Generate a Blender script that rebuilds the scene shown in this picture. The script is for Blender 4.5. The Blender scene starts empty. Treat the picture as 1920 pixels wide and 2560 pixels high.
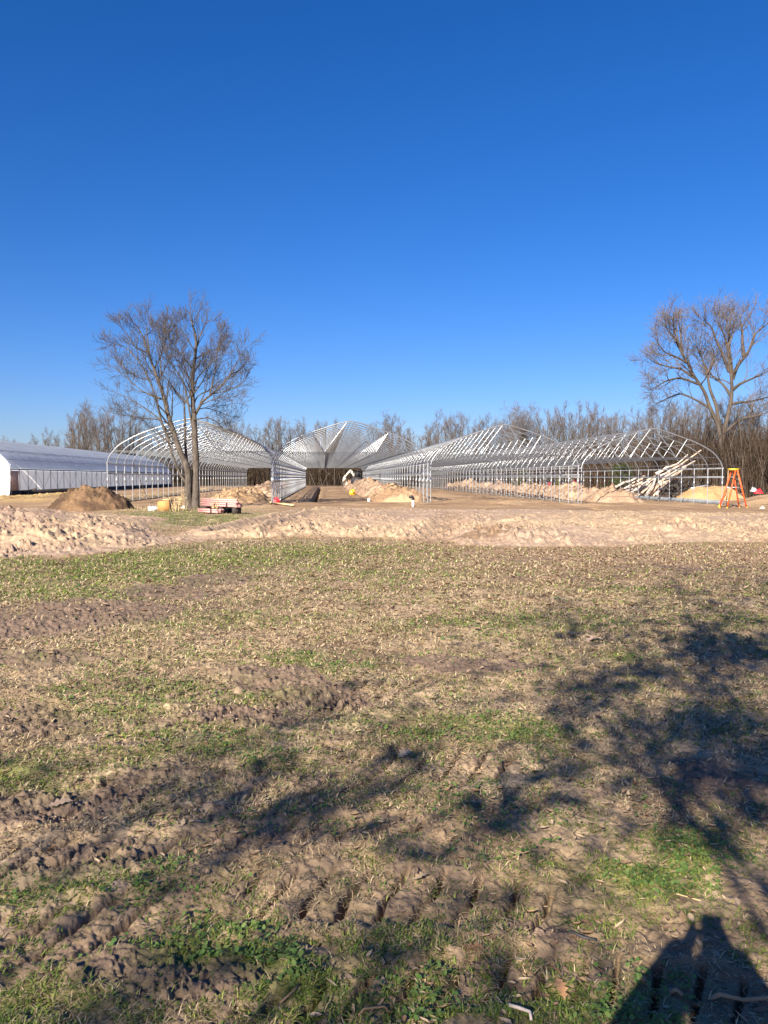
import bpy, math, random
import numpy as np
from mathutils import Vector, Matrix
PI = math.pi
C = bpy.context.scene.collection
scn = bpy.context.scene

# ------------------------------------------------------------------ camera
F = 1923.0                     # focal length in photo pixels (1920 x 2560)
EYE = 1.55
YAW = math.atan(149 / F)       # the camera looks a little right of the greenhouse axis (+Y)
PITCH = math.atan(87 / F)
cam_d = bpy.data.cameras.new("camera")
cam_d.sensor_fit = 'VERTICAL'
cam_d.sensor_height = 36.0
cam_d.lens = 36.0 * F / 2560
cam_d.clip_start = 0.02
cam_d.clip_end = 3000
cam = bpy.data.objects.new("camera", cam_d)
C.objects.link(cam)
cam.location = (0, 0, EYE)
cam.rotation_euler = (PI / 2 - PITCH, 0, -YAW)
scn.camera = cam
fw = np.array([math.sin(YAW) * math.cos(PITCH), math.cos(YAW) * math.cos(PITCH), -math.sin(PITCH)])
rt = np.array([math.cos(YAW), -math.sin(YAW), 0.0])
up = np.cross(rt, fw)
EYEV = np.array([0, 0, EYE])

def at_depth(px, py, depth):
    """point seen at a photo pixel, at a distance along the viewing axis"""
    return EYEV + depth * (fw + rt * (px - 960) / F + up * (1280 - py) / F)

def on_ground(px, py, h=0.0):
    d = fw + rt * (px - 960) / F + up * (1280 - py) / F
    return EYEV + d * ((h - EYE) / d[2])

# ------------------------------------------------------------------ light
_d = fw + rt * (1768 - 960) / F + up * (1280 - 2288) / F      # the shadow of the phone lies opposite the sun
_d = _d / np.linalg.norm(_d)
SUN = -_d
SUN_EL = math.asin(SUN[2])
SHADOW = np.array([_d[0], _d[1]]) / math.hypot(_d[0], _d[1])
sl = bpy.data.lights.new("sun", 'SUN')
sl.energy = 4.6
sl.angle = math.radians(0.4)
sl.color = (1.0, 0.90, 0.76)
so = bpy.data.objects.new("sun", sl)
C.objects.link(so)
so.rotation_euler = Vector(SUN).to_track_quat('Z', 'Y').to_euler()
so.location = (-20, -40, 30)
world = bpy.data.worlds.new("World")
scn.world = world
world.use_nodes = True
wn = world.node_tree
sky = wn.nodes.new('ShaderNodeTexSky')
sky.sky_type = 'NISHITA'
sky.sun_disc = False
sky.sun_elevation = SUN_EL
sky.sun_rotation = math.atan2(SUN[0], SUN[1])
sky.air_density = 1.0
sky.dust_density = 0.6
sky.ozone_density = 4.0
hs = wn.nodes.new('ShaderNodeHueSaturation')
hs.inputs['Saturation'].default_value = 1.20
tint = wn.nodes.new('ShaderNodeMix')
tint.data_type = 'RGBA'
tint.blend_type = 'MULTIPLY'
tint.inputs['Factor'].default_value = 1.0
tint.inputs['B'].default_value = (0.64, 0.675, 0.90, 1)
wn.links.new(sky.outputs[0], tint.inputs['A'])
wn.links.new(tint.outputs['Result'], hs.inputs['Color'])
wn.links.new(hs.outputs[0], wn.nodes['Background'].inputs[0])
wn.nodes['Background'].inputs[1].default_value = 0.060
scn.view_settings.view_transform = 'Standard'
scn.view_settings.look = 'None'
scn.view_settings.gamma = 1.0
scn.view_settings.use_curve_mapping = False
scn.view_settings.exposure = 1.4

# ------------------------------------------------------------------ helpers
def mesh_obj(name, V, Q=None, T=None, mat=None, parent=None, smooth=False, col=None):
    me = bpy.data.meshes.new(name)
    V = np.asarray(V, dtype=np.float32).reshape(-1, 3)
    Q = np.zeros((0, 4), np.int32) if Q is None else np.asarray(Q, np.int32).reshape(-1, 4)
    T = np.zeros((0, 3), np.int32) if T is None else np.asarray(T, np.int32).reshape(-1, 3)
    me.vertices.add(len(V))
    me.vertices.foreach_set('co', V.ravel())
    nl = Q.size + T.size
    me.loops.add(nl)
    me.loops.foreach_set('vertex_index', np.concatenate([Q.ravel(), T.ravel()]))
    me.polygons.add(len(Q) + len(T))
    st = np.concatenate([np.arange(len(Q)) * 4, Q.size + np.arange(len(T)) * 3]).astype(np.int32)
    me.polygons.foreach_set('loop_start', st)
    me.update(calc_edges=True)
    if smooth:
        me.polygons.foreach_set('use_smooth', np.ones(len(Q) + len(T), dtype=bool))
    if col is not None:
        a = me.color_attributes.new('Col', 'FLOAT_COLOR', 'POINT')
        c4 = np.ones((len(V), 4), np.float32)
        c4[:, :3] = col
        a.data.foreach_set('color', c4.ravel())
    o = bpy.data.objects.new(name, me)
    if mat:
        me.materials.append(mat)
    C.objects.link(o)
    if parent:
        o.parent = parent
    return o

class MB:
    """collects tubes, boxes and free polygons; build() links them as one mesh"""
    def __init__(self):
        self.V, self.Q, self.T, self.n = [], [], [], 0
        self.groups = {}
    def raw(self, V, Q=None, T=None):
        V = np.asarray(V, float).reshape(-1, 3)
        if Q is not None and len(Q):
            self.Q.append(np.asarray(Q, int).reshape(-1, 4) + self.n)
        if T is not None and len(T):
            self.T.append(np.asarray(T, int).reshape(-1, 3) + self.n)
        self.V.append(V)
        self.n += len(V)
    def tube(self, pts, rad, sides=6, cap=False):
        if not hasattr(rad, '__len__'):
            rad = [rad] * len(pts)
        self.groups.setdefault((len(pts), sides, cap), []).append((pts, rad))
    def box(self, c, s, rot=None):
        h = np.array(s, float) / 2
        v = np.array([[x, y, z] for x in (-1, 1) for y in (-1, 1) for z in (-1, 1)]) * h
        if rot is not None:
            v = v @ np.asarray(rot).T
        self.raw(v + np.array(c, float), [[0, 1, 3, 2], [4, 6, 7, 5], [0, 4, 5, 1], [2, 3, 7, 6], [0, 2, 6, 4], [1, 5, 7, 3]])
    def beam(self, a, b, w, h):
        a, b = np.array(a, float), np.array(b, float)
        d = b - a
        L = np.linalg.norm(d)
        y = d / L
        x = np.cross(y, [0, 0, 1.0])
        x = np.array([1.0, 0, 0]) if np.linalg.norm(x) < 1e-5 else x / np.linalg.norm(x)
        z = np.cross(x, y)
        self.box((a + b) / 2, (w, L, h), np.stack([x, y, z], 1))
    def flush(self):
        for (n, s, cap), lst in self.groups.items():
            P = np.array([p for p, _ in lst], float)
            R = np.array([r for _, r in lst], float)
            B = len(P)
            T = np.gradient(P, axis=1)
            T /= np.linalg.norm(T, axis=2, keepdims=True) + 1e-9
            k = np.abs(T).mean(axis=1).argmin(axis=1)
            ref = np.eye(3)[k][:, None, :]
            U = np.cross(T, ref)
            U /= np.linalg.norm(U, axis=2, keepdims=True) + 1e-9
            W = np.cross(T, U)
            a = np.arange(s) * 2 * PI / s
            ring = P[:, :, None, :] + R[:, :, None, None] * (np.cos(a)[None, None, :, None] * U[:, :, None, :] + np.sin(a)[None, None, :, None] * W[:, :, None, :])
            i = np.arange(B)[:, None, None] * n * s + np.arange(n - 1)[None, :, None] * s
            j = np.arange(s)[None, None, :]
            j2 = (j + 1) % s
            q = np.stack([i + j, i + j2, i + s + j2, i + s + j], -1).reshape(-1, 4)
            t = None
            if cap:
                f = np.array([[0, m + 1, m] for m in range(1, s - 1)])
                g = f[:, ::-1] + (n - 1) * s
                t = (np.concatenate([f, g])[None] + (np.arange(B) * n * s)[:, None, None]).reshape(-1, 3)
            self.raw(ring.reshape(-1, 3), q, t)
        self.groups = {}
    def build(self, name, mat, parent=None, smooth=False, col=None):
        self.flush()
        V = np.concatenate(self.V)
        Q = np.concatenate(self.Q) if self.Q else None
        T = np.concatenate(self.T) if self.T else None
        return mesh_obj(name, V, Q, T, mat, parent, smooth, col)

def tag(o, label=None, cat=None, group=None, kind=None):
    if label: o['label'] = label
    if cat: o['category'] = cat
    if group: o['group'] = group
    if kind: o['kind'] = kind
    return o

def empty(name, loc=(0, 0, 0), rz=0.0):
    o = bpy.data.objects.new(name, None)
    o.empty_display_size = 0.2
    C.objects.link(o)
    o.location = loc
    o.rotation_euler = (0, 0, rz)
    return o

def copy_tree(o, parent=None):
    c = o.copy()
    C.objects.link(c)
    c.parent = parent
    for ch in list(o.children):
        copy_tree(ch, c)
    return c

def rotz(a):
    c, s = math.cos(a), math.sin(a)
    return np.array([[c, -s, 0], [s, c, 0], [0, 0, 1.0]])

def smooth(a, b, x):
    t = np.clip((x - a) / (b - a), 0, 1)
    return t * t * (3 - 2 * t)

def hash2(ix, iy, seed):
    h = (ix.astype(np.int64) * 374761393 + iy.astype(np.int64) * 668265263 + seed * 1274126177) & 0xFFFFFFFF
    h = ((h ^ (h >> 13)) * 1274126177) & 0xFFFFFFFF
    h = ((h ^ (h >> 16)) * 2246822519) & 0xFFFFFFFF
    return ((h ^ (h >> 15)) & 0xFFFFFF) / float(0xFFFFFF)

def vnoise(x, y, seed=0):
    ix, iy = np.floor(x), np.floor(y)
    fx, fy = x - ix, y - iy
    fx = fx * fx * (3 - 2 * fx)
    fy = fy * fy * (3 - 2 * fy)
    a, b = hash2(ix, iy, seed), hash2(ix + 1, iy, seed)
    c, d = hash2(ix, iy + 1, seed), hash2(ix + 1, iy + 1, seed)
    return (a + (b - a) * fx) * (1 - fy) + (c + (d - c) * fx) * fy

def fbm(x, y, octaves=4, seed=0, gain=0.5):
    s, amp, tot = 0.0, 1.0, 0.0
    for k in range(octaves):
        ca, sa = math.cos(k * 1.1), math.sin(k * 1.1)
        s = s + amp * vnoise((x * ca - y * sa) * 2 ** k + 17.3 * k, (x * sa + y * ca) * 2 ** k - 9.1 * k, seed + k)
        tot += amp
        amp *= gain
    return s / tot                      # 0..1, mean 0.5

def clods(x, y, cell, seed):
    """lumps: height of random half-buried stones of earth, in units of the cell"""
    X = x / cell + 0.9 * (vnoise(x / cell * 1.7, y / cell * 1.7, seed + 50) - 0.5) + 0.5 * (vnoise(x / cell * 4.1, y / cell * 4.1, seed + 52) - 0.5)
    Y = y / cell + 0.9 * (vnoise(x / cell * 1.7 + 40, y / cell * 1.7, seed + 51) - 0.5) + 0.5 * (vnoise(x / cell * 4.1 + 40, y / cell * 4.1, seed + 53) - 0.5)
    ix, iy = np.floor(X), np.floor(Y)
    best = np.zeros_like(X)
    for dx in (-1, 0, 1):
        for dy in (-1, 0, 1):
            cx, cy = ix + dx, iy + dy
            jx, jy = cx + hash2(cx, cy, seed), cy + hash2(cx, cy, seed + 1)
            r = 0.15 + 0.5 * hash2(cx, cy, seed + 2) ** 2
            e = 0.6 + 0.8 * hash2(cx, cy, seed + 3)
            d = np.sqrt(((X - jx) * e) ** 2 + ((Y - jy) / e) ** 2) / r
            best = np.maximum(best, np.where(d < 1, r * (1 - d ** 2) * (0.35 + hash2(cx, cy, seed + 4)), 0))
    return best

# ------------------------------------------------------------------ materials
def mat(name, rgb, rough=0.7, metal=0.0, var=0.15, scale=3.0, bump=0.0, bscale=40.0, trans=0.0, spec=0.4, attr=False, stretch=None, detail=5):
    m = bpy.data.materials.new(name)
    m.use_nodes = True
    nt = m.node_tree
    b = nt.nodes['Principled BSDF']
    b.inputs['Roughness'].default_value = rough
    b.inputs['Metallic'].default_value = metal
    b.inputs['Specular IOR Level'].default_value = spec
    tc = nt.nodes.new('ShaderNodeTexCoord')
    src = tc.outputs['Object']
    if stretch:
        mp = nt.nodes.new('ShaderNodeMapping')
        mp.inputs['Scale'].default_value = stretch
        nt.links.new(src, mp.inputs['Vector'])
        src = mp.outputs[0]
    nz = nt.nodes.new('ShaderNodeTexNoise')
    nz.inputs['Scale'].default_value = scale
    nz.inputs['Detail'].default_value = detail
    nz.inputs['Roughness'].default_value = 0.65
    nt.links.new(src, nz.inputs['Vector'])
    mr = nt.nodes.new('ShaderNodeMapRange')
    mr.inputs['From Min'].default_value = 0.25
    mr.inputs['From Max'].default_value = 0.75
    mr.inputs['To Min'].default_value = 1 - var
    mr.inputs['To Max'].default_value = 1 + var
    nt.links.new(nz.outputs['Fac'], mr.inputs['Value'])
    mx = nt.nodes.new('ShaderNodeMix')
    mx.data_type = 'RGBA'
    mx.blend_type = 'MULTIPLY'
    mx.inputs['Factor'].default_value = 1.0
    if attr:
        at = nt.nodes.new('ShaderNodeVertexColor')
        at.layer_name = 'Col'
        nt.links.new(at.outputs['Color'], mx.inputs['A'])
    else:
        mx.inputs['A'].default_value = (*rgb, 1)
    nt.links.new(mr.outputs[0], mx.inputs['B'])
    nt.links.new(mx.outputs['Result'], b.inputs['Base Color'])
    if bump:
        n2 = nt.nodes.new('ShaderNodeTexNoise')
        n2.inputs['Scale'].default_value = bscale
        n2.inputs['Detail'].default_value = 6
        nt.links.new(src, n2.inputs['Vector'])
        bp = nt.nodes.new('ShaderNodeBump')
        bp.inputs['Strength'].default_value = bump
        bp.inputs['Distance'].default_value = 0.02
        nt.links.new(n2.outputs['Fac'], bp.inputs['Height'])
        nt.links.new(bp.outputs[0], b.inputs['Normal'])
    if trans:
        tl = nt.nodes.new('ShaderNodeBsdfTranslucent')
        nt.links.new(mx.outputs['Result'], tl.inputs['Color'])
        ms = nt.nodes.new('ShaderNodeMixShader')
        ms.inputs[0].default_value = trans
        nt.links.new(b.outputs[0], ms.inputs[1])
        nt.links.new(tl.outputs[0], ms.inputs[2])
        nt.links.new(ms.outputs[0], nt.nodes['Material Output'].inputs['Surface'])
    return m

M = {}
M['ground'] = mat('ground', (1, 1, 1), rough=0.95, var=0.45, scale=11.0, bump=0.8, bscale=30.0, spec=0.15, attr=True, detail=9)
M['grass'] = mat('grass', (1, 1, 1), rough=0.6, var=0.12, scale=20, trans=0.25, spec=0.3, attr=True)
M['leaf'] = mat('leaf', (1, 1, 1), rough=0.7, var=0.2, scale=40, trans=0.15, spec=0.3, attr=True)
M['galv'] = mat('galvanised_steel', (0.27, 0.285, 0.30), rough=0.33, metal=0.65, var=0.4, scale=2.0, spec=0.6)
M['web_steel'] = mat('web_steel', (0.31, 0.325, 0.34), rough=0.36, metal=0.65, var=0.3, scale=2.0)
M['post_steel'] = mat('post_steel', (0.42, 0.44, 0.46), rough=0.35, metal=0.5, var=0.3, scale=2.0)
M['tie_steel'] = mat('tie_steel', (0.17, 0.18, 0.19), rough=0.4, metal=0.7, var=0.3, scale=2.0)
M['rail'] = mat('rail_steel', (0.36, 0.38, 0.40), rough=0.38, metal=0.7, var=0.12, scale=2.0)
M['base_rail'] = mat('base_rail', (0.15, 0.14, 0.13), rough=0.6, metal=0.2, var=0.3, scale=2.0)
M['base_steel'] = mat('base_steel', (0.20, 0.22, 0.24), rough=0.5, metal=0.4, var=0.3, scale=1.5)
M['plastic'] = mat('white_greenhouse_film', (0.78, 0.79, 0.80), rough=0.38, var=0.06, scale=1.2, trans=0.30, bump=0.25, bscale=2.5)
M['curtain'] = mat('white_side_curtain', (0.93, 0.92, 0.90), rough=0.5, var=0.06, scale=1.5, trans=0.80, bump=0.2, bscale=3)
M['roof_film'] = mat('roof_film', (0.60, 0.68, 0.79), rough=0.42, var=0.16, scale=0.9, trans=0.62, bump=0.12, bscale=3.0, spec=0.35)
M['dark_wood'] = mat('dark_wood', (0.05, 0.04, 0.035), rough=0.8, var=0.3, scale=4)
M['pink_wood'] = mat('pink_wood', (0.66, 0.52, 0.46), rough=0.8, var=0.15, scale=4, trans=0.55)
M['bark'] = mat('bark', (0.098, 0.081, 0.066), rough=0.95, var=0.75, scale=11, bump=1.0, bscale=22, stretch=(1, 1, 0.25), spec=0.15)
M['twig'] = mat('twig', (0.088, 0.075, 0.068), rough=0.9, var=0.25, scale=2, spec=0.2)
M['wood_bark'] = mat('woodland_bark', (0.088, 0.071, 0.058), rough=0.95, var=0.45, scale=1.2, stretch=(1, 1, 0.3), spec=0.15)
M['wood_twig'] = mat('woodland_twig', (0.142, 0.116, 0.099), rough=0.95, var=0.3, scale=0.6, spec=0.15)
M['brush'] = mat('brush', (1, 1, 1), rough=0.95, var=0.3, scale=0.7, spec=0.1, attr=True)
M['evergreen'] = mat('evergreen', (0.055, 0.07, 0.022), rough=0.7, var=0.45, scale=1.5, trans=0.15)
M['olive'] = mat('olive_leaf', (0.12, 0.10, 0.035), rough=0.7, var=0.4, scale=1.5, trans=0.15)
M['log'] = mat('debarked_log', (0.60, 0.49, 0.40), rough=0.8, var=0.3, scale=2.5, stretch=(1, 1, 1), bump=0.3, bscale=12)
M['log_grey'] = mat('grey_log', (0.42, 0.36, 0.31), rough=0.85, var=0.45, scale=3.5, bump=0.3, bscale=12)
M['log_bark'] = mat('log_with_bark', (0.50, 0.38, 0.28), rough=0.85, var=0.6, scale=2.0, bump=0.4, bscale=10)
M['dark_branch'] = mat('dark_branch', (0.055, 0.05, 0.05), rough=0.7, var=0.5, scale=2)
M['orange'] = mat('orange_fibreglass', (0.85, 0.12, 0.03), rough=0.45, var=0.08)
M['yellow'] = mat('yellow_plastic', (0.85, 0.52, 0.05), rough=0.45, var=0.08)
M['aluminium'] = mat('aluminium', (0.7, 0.7, 0.7), rough=0.4, metal=0.6)
M['white'] = mat('white_paint', (0.78, 0.78, 0.76), rough=0.5, var=0.06)
M['black'] = mat('black_plastic', (0.02, 0.02, 0.022), rough=0.5, var=0.2)
M['red'] = mat('red_plastic', (0.72, 0.04, 0.05), rough=0.45, var=0.1)
M['pink_board'] = mat('pink_board', (0.58, 0.29, 0.265), rough=0.6, var=0.25, scale=6)
M['plywood'] = mat('plywood', (0.46, 0.235, 0.08), rough=0.75, var=0.12, scale=5)
M['lumber'] = mat('yellow_lumber', (0.68, 0.52, 0.26), rough=0.75, var=0.12, scale=6)
M['cream'] = mat('cream_paint', (0.72, 0.66, 0.54), rough=0.45, var=0.08)
M['machine'] = mat('dark_machine', (0.04, 0.035, 0.035), rough=0.55, var=0.4, scale=3)
M['maroon'] = mat('maroon', (0.22, 0.03, 0.05), rough=0.6, var=0.2)
M['green_paint'] = mat('faded_green_paint', (0.16, 0.17, 0.07), rough=0.6, var=0.2)
M['blue'] = mat('blue_plastic', (0.04, 0.10, 0.20), rough=0.5, var=0.15)
M['skin'] = mat('skin', (0.5, 0.3, 0.22), rough=0.6, var=0.05)
M['jacket'] = mat('jacket', (0.05, 0.07, 0.12), rough=0.85, var=0.15, scale=10)
M['jeans'] = mat('jeans', (0.06, 0.08, 0.14), rough=0.9, var=0.15, scale=10)
M['hair'] = mat('hair', (0.04, 0.025, 0.018), rough=0.7)
M['stake'] = mat('stake_wood', (0.35, 0.22, 0.12), rough=0.8, var=0.2)

# ------------------------------------------------------------------ terrain
def polar(px, py):
    p = on_ground(px, py)
    return math.atan2(p[0], p[1]), math.hypot(p[0], p[1])
def edge(points):
    a = sorted(polar(x, y) for x, y in points)
    return np.array([q[0] for q in a]), np.array([q[1] for q in a])
FRONT = edge([(-500, 1390), (0, 1396), (150, 1398), (260, 1388), (350, 1374), (460, 1354), (600, 1347), (800, 1344), (1000, 1346), (1100, 1353), (1160, 1366), (1300, 1373), (1480, 1371), (1650, 1362), (1920, 1353), (2400, 1345)])
BACK = edge([(-500, 1285), (0, 1287), (200, 1287), (300, 1296), (380, 1335), (425, 1343), (500, 1322), (600, 1301), (700, 1285), (790, 1275), (900, 1273), (1200, 1274), (1500, 1275), (1920, 1277), (2400, 1278)])

def seg_dist(x, y, pts):
    """distance to a polyline and the place along it"""
    best = np.full(x.shape, 1e9)
    along = np.zeros(x.shape)
    s0 = 0.0
    for (ax, ay), (bx, by) in zip(pts[:-1], pts[1:]):
        dx, dy = bx - ax, by - ay
        L = math.hypot(dx, dy)
        t = np.clip(((x - ax) * dx + (y - ay) * dy) / (L * L), 0, 1)
        d = np.hypot(x - ax - t * dx, y - ay - t * dy)
        m = d < best
        best = np.where(m, d, best)
        along = np.where(m, s0 + t * L, along)
        s0 += L
    return best, along
def gpts(lst):
    return [tuple(on_ground(x, y)[:2]) for x, y in lst]
def blob(x, y, px, py, sx, sy, ang=0.0):
    """soft round mask on the ground at a measured spot, half axes in metres"""
    c = on_ground(px, py)
    ca, sa = math.cos(ang), math.sin(ang)
    u, v = (x - c[0]) * ca + (y - c[1]) * sa, -(x - c[0]) * sa + (y - c[1]) * ca
    return np.exp(-((u / sx) ** 2 + (v / sy) ** 2))

MUD = [  # trampled bare patches: pixel, half axes, weight
    (60, 1560, 1.1, 1.0, 0.0, 1.0), (250, 1530, 1.3, 0.9, -0.3, 1.0), (430, 1480, 1.1, 0.7, -0.5, 1.0), (540, 1448, 0.6, 0.8, 0, 1.0), (90, 1650, 0.9, 0.5, 0, 0.8),
    (700, 1700, 0.55, 0.6, 0, 0.9), (820, 1740, 0.5, 0.45, 0, 0.9), (650, 1790, 0.5, 0.35, 0, 0.7), (1100, 1655, 0.45, 0.3, 0, 1.0), (1160, 1670, 0.5, 0.25, 0, 0.8),
    (130, 2010, 0.6, 0.25, 0.2, 0.9), (250, 2140, 0.5, 0.2, 0.2, 0.7), (500, 2450, 0.28, 0.12, 0.2, 0.9), (300, 2420, 0.3, 0.12, 0.2, 0.8), (1380, 2330, 0.3, 0.14, 0, 0.7),
    (930, 1440, 1.0, 0.5, 0, 0.5), (1750, 1960, 0.8, 0.5, 0, 0.5), (40, 1800, 0.5, 0.4, 0, 0.8), (330, 1950, 0.4, 0.2, 0.3, 0.6), (1700, 1420, 2.0, 1.0, 0, 0.5), (1300, 1400, 1.5, 0.7, 0, 0.4)]
GREEN = [
    (100, 1425, 3.5, 1.6, 0, 1.4), (420, 1395, 3.0, 1.8, 0, 1.4), (720, 1385, 2.6, 1.8, 0, 1.2), (60, 1480, 1.5, 0.8, 0, 0.9), (560, 1550, 0.9, 0.5, 0, 0.7), (1000, 1430, 1.5, 1.0, 0, 0.6),
    (740, 1640, 0.35, 0.25, 0, 1.0), (830, 1665, 0.3, 0.2, 0, 1.0), (450, 1730, 0.9, 0.35, 0, 0.9), (80, 1930, 0.35, 0.3, 0, 1.3), (380, 1850, 0.6, 0.4, 0, 0.8), (300, 1770, 0.5, 0.3, 0, 0.7),
    (1300, 1560, 1.2, 0.5, 0, 0.7), (1550, 1480, 0.8, 0.4, 0, 0.7), (1150, 1820, 0.5, 0.3, 0, 0.8), (1270, 1830, 0.4, 0.25, 0, 0.9), (950, 1800, 0.4, 0.2, 0, 0.5),
    (720, 2390, 0.22, 0.1, 0, 1.2), (760, 2450, 0.14, 0.12, 0, 1.2), (1700, 2110, 0.2, 0.13, 0, 1.3), (1730, 2140, 0.15, 0.1, 0, 1.2), (1650, 2200, 0.4, 0.2, 0, 0.8), (1400, 2500, 0.4, 0.15, 0, 0.8),
    (1560, 1640, 0.3, 0.2, 0, 1.0), (700, 1900, 0.25, 0.15, 0, 0.9), (530, 1870, 0.3, 0.2, 0, 0.9), (180, 1640, 0.6, 0.3, 0, 0.5), (470, 2390, 0.15, 0.08, 0, 1.0), (90, 2520, 0.3, 0.12, 0, 0.8),
    (500, 1296, 4.0, 4.0, 0, 1.3), (1830, 1560, 0.8, 0.6, 0, 0.6), (1000, 2300, 0.5, 0.2, 0, 0.5), (250, 2200, 0.4, 0.2, 0, 0.5)]
TRACKS = [  # tyre tracks across the lawn: path, width, lug spacing
    (gpts([(-200, 1960), (150, 1990), (420, 2000), (650, 1960), (900, 1925), (1200, 1900)]), 0.26, 0.17),
    (gpts([(-250, 2420), (100, 2330), (420, 2270), (700, 2240), (980, 2230), (1300, 2260)]), 0.17, 0.15),
    (gpts([(-200, 1760), (100, 1790), (300, 1830), (450, 1800), (700, 1780), (900, 1740)]), 0.3, 0.2),
    (gpts([(-200, 2180), (150, 2130), (450, 2110), (750, 2080), (1000, 2060)]), 0.13, 0.15),
    (gpts([(420, 1700), (600, 1745), (760, 1770), (900, 1740), (1000, 1700)]), 0.35, 0.14),
    (gpts([(400, 2700), (700, 2560), (1000, 2470), (1350, 2440), (1800, 2480)]), 0.13, 0.13),
    (gpts([(-100, 1620), (200, 1570), (420, 1500), (600, 1440), (700, 1400)]), 0.6, 0.35)]
RUTS = [(gpts([(560, 1336), (655, 1309), (735, 1290), (815, 1273)]), 0.16, 0.34), (gpts([(640, 1338), (730, 1315), (830, 1292), (900, 1275)]), 0.10, 0.4),
        (gpts([(1090, 1350), (1130, 1310), (1135, 1280)]), 0.08, 0.4), (gpts([(1550, 1290), (1640, 1312), (1740, 1335)]), 0.10, 0.5)]
TRENCH_X = -0.62

def surface(x, y, masks=False):
    """height of the ground at x, y; with masks also its colour"""
    az, r = np.arctan2(x, y), np.hypot(x, y)
    front = np.interp(az, *FRONT)
    back = np.interp(az, *BACK)
    n1 = fbm(x * 0.9, y * 0.9, 4, 11)
    n2 = fbm(x * 0.22, y * 0.22, 3, 12)
    wob = (n1 - 0.5) * 0.10 + (n2 - 0.5) * 0.06
    ahead = (np.abs(az) < 1.3)
    rr = r * (1 + wob)
    sand = smooth(front * 0.985, front * 1.03, rr) * (1 - smooth(back * 0.97, back * 1.03, rr)) * ahead
    bank = smooth(front * 0.97, front * 1.18, rr) * (1 - smooth(back * 0.93, back * 1.04, rr)) * ahead
    drop = smooth(8, 24, x) * smooth(25, 40, y)
    h = -0.25 * drop
    # lawn relief
    lawn = 1 - smooth(front * 0.97, front * 1.02, rr)
    near = lawn * (1 - 0.6 * smooth(9, 16, r))
    h = h + (n2 - 0.5) * 0.05 * smooth(3, 10, r)
    mud = np.zeros_like(x)
    for (px, py, sx, sy, an, w) in MUD:
        mud = np.maximum(mud, w * blob(x, y, px, py, sx, sy, an))
    nm = fbm(x * 3.1, y * 3.1, 4, 21)
    mud = smooth(0.42, 0.60, mud * 0.95 + (nm - 0.5) * 0.8 + 0.05) * lawn
    fine = fbm(x * 11, y * 11, 4, 31)
    h = h + near * (0.045 * (nm - 0.5) + 0.036 * (fine - 0.5) + 0.018 * (fbm(x * 45, y * 45, 2, 35) - 0.5))
    cl = clods(x, y, 0.10, 41)
    h = h + lawn * (0.026 * cl * (0.35 + 0.45 * mud) + 0.022 * clods(x, y, 0.045, 45) * (0.4 + mud)) * (1 - smooth(14, 20, r))
    lug = np.zeros_like(x)
    worn = np.zeros_like(x)
    for pts, w, sp in TRACKS:
        d, s = seg_dist(x, y, pts)
        inside = 1 - smooth(w * 0.75, w * 1.25, d)
        ph = (x - 0.6 * y + 0.10 * (nm - 0.5)) / sp
        g = np.exp(-(((ph - np.floor(ph)) - 0.5) / 0.085) ** 2) * smooth(0.20, 0.40, fbm(x * 2.3, y * 2.3, 2, 44) + 0.08)
        lug = np.maximum(lug, g * inside)
        worn = np.maximum(worn, inside)
        h = h + lawn * (-0.008 * inside + 0.007 * np.exp(-((d - w * 1.25) / (0.25 * w)) ** 2))
    h = h - 0.062 * lug * lawn
    h = h + near * mud * (0.022 * clods(x, y, 0.035, 46) + 0.014 * (fbm(x * 60, y * 60, 2, 47) - 0.5))
    mud = np.maximum(mud, 0.95 * np.clip(lug * 1.5, 0, 1) * lawn)
    mud = np.maximum(mud, 0.45 * worn * lawn * smooth(0.35, 0.6, fine))
    # the bank of dumped sand
    big = fbm(x * 0.45, y * 0.45, 3, 51)
    low = 1 - 0.85 * smooth(0.55, 0.95, rr / back)
    sandrel = bank * low * (0.05 + 0.20 * smooth(0.35, 0.75, big))
    c = at_depth(170, 1330, 22.5)
    mound = 0.25 * np.exp(-(((x - c[0]) / 2.6) ** 4 + ((y - c[1]) / 5.5) ** 4)) + 0.30 * np.exp(-(((x - c[0] + 3.4) / 2.6) ** 2 + ((y - c[1] + 0.6) / 5.0) ** 2))
    sandrel = sandrel + mound * (0.8 + 0.4 * big)
    c2 = on_ground(860, 1300)
    sandrel = sandrel + bank * 0.16 * np.exp(-(((x - c2[0]) / 1.6) ** 2 + ((y - c2[1] - 3) / 3.5) ** 2))
    sand = np.maximum(sand, smooth(0.10, 0.2, mound))
    rough = sand
    h = h + sandrel + rough * (0.4 + 0.6 * low) * (0.15 * clods(x, y, 0.26, 52) * (0.2 + 1.1 * smooth(0.4, 0.62, n1)) + 0.17 * clods(x, y, 0.14, 54) * (0.35 + 0.9 * smooth(0.35, 0.6, n1)) + 0.05 * (fbm(x * 9, y * 9, 3, 56, 0.6) - 0.5) + 0.16 * clods(x, y, 0.6, 58) * smooth(0.52, 0.66, n2) + 0.10 * (fbm(x * 2.2, y * 2.2, 5, 53, 0.6) - 0.5))
    rut = np.zeros_like(x)
    for pts, dep, w in RUTS:
        d, s = seg_dist(x, y, pts)
        g = np.exp(-(d / w) ** 2) * (0.6 + 0.5 * np.sin(s * 9) ** 2)
        h = h - dep * g * sand + dep * 0.6 * np.exp(-((d - w * 1.9) / (w * 0.6)) ** 2) * sand
        rut = np.maximum(rut, g)
    # graded soil behind, the trench in the second frame, the bank at far right
    soil = (1 - np.maximum(lawn, 0)) * (1 - sand) * ahead
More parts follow.
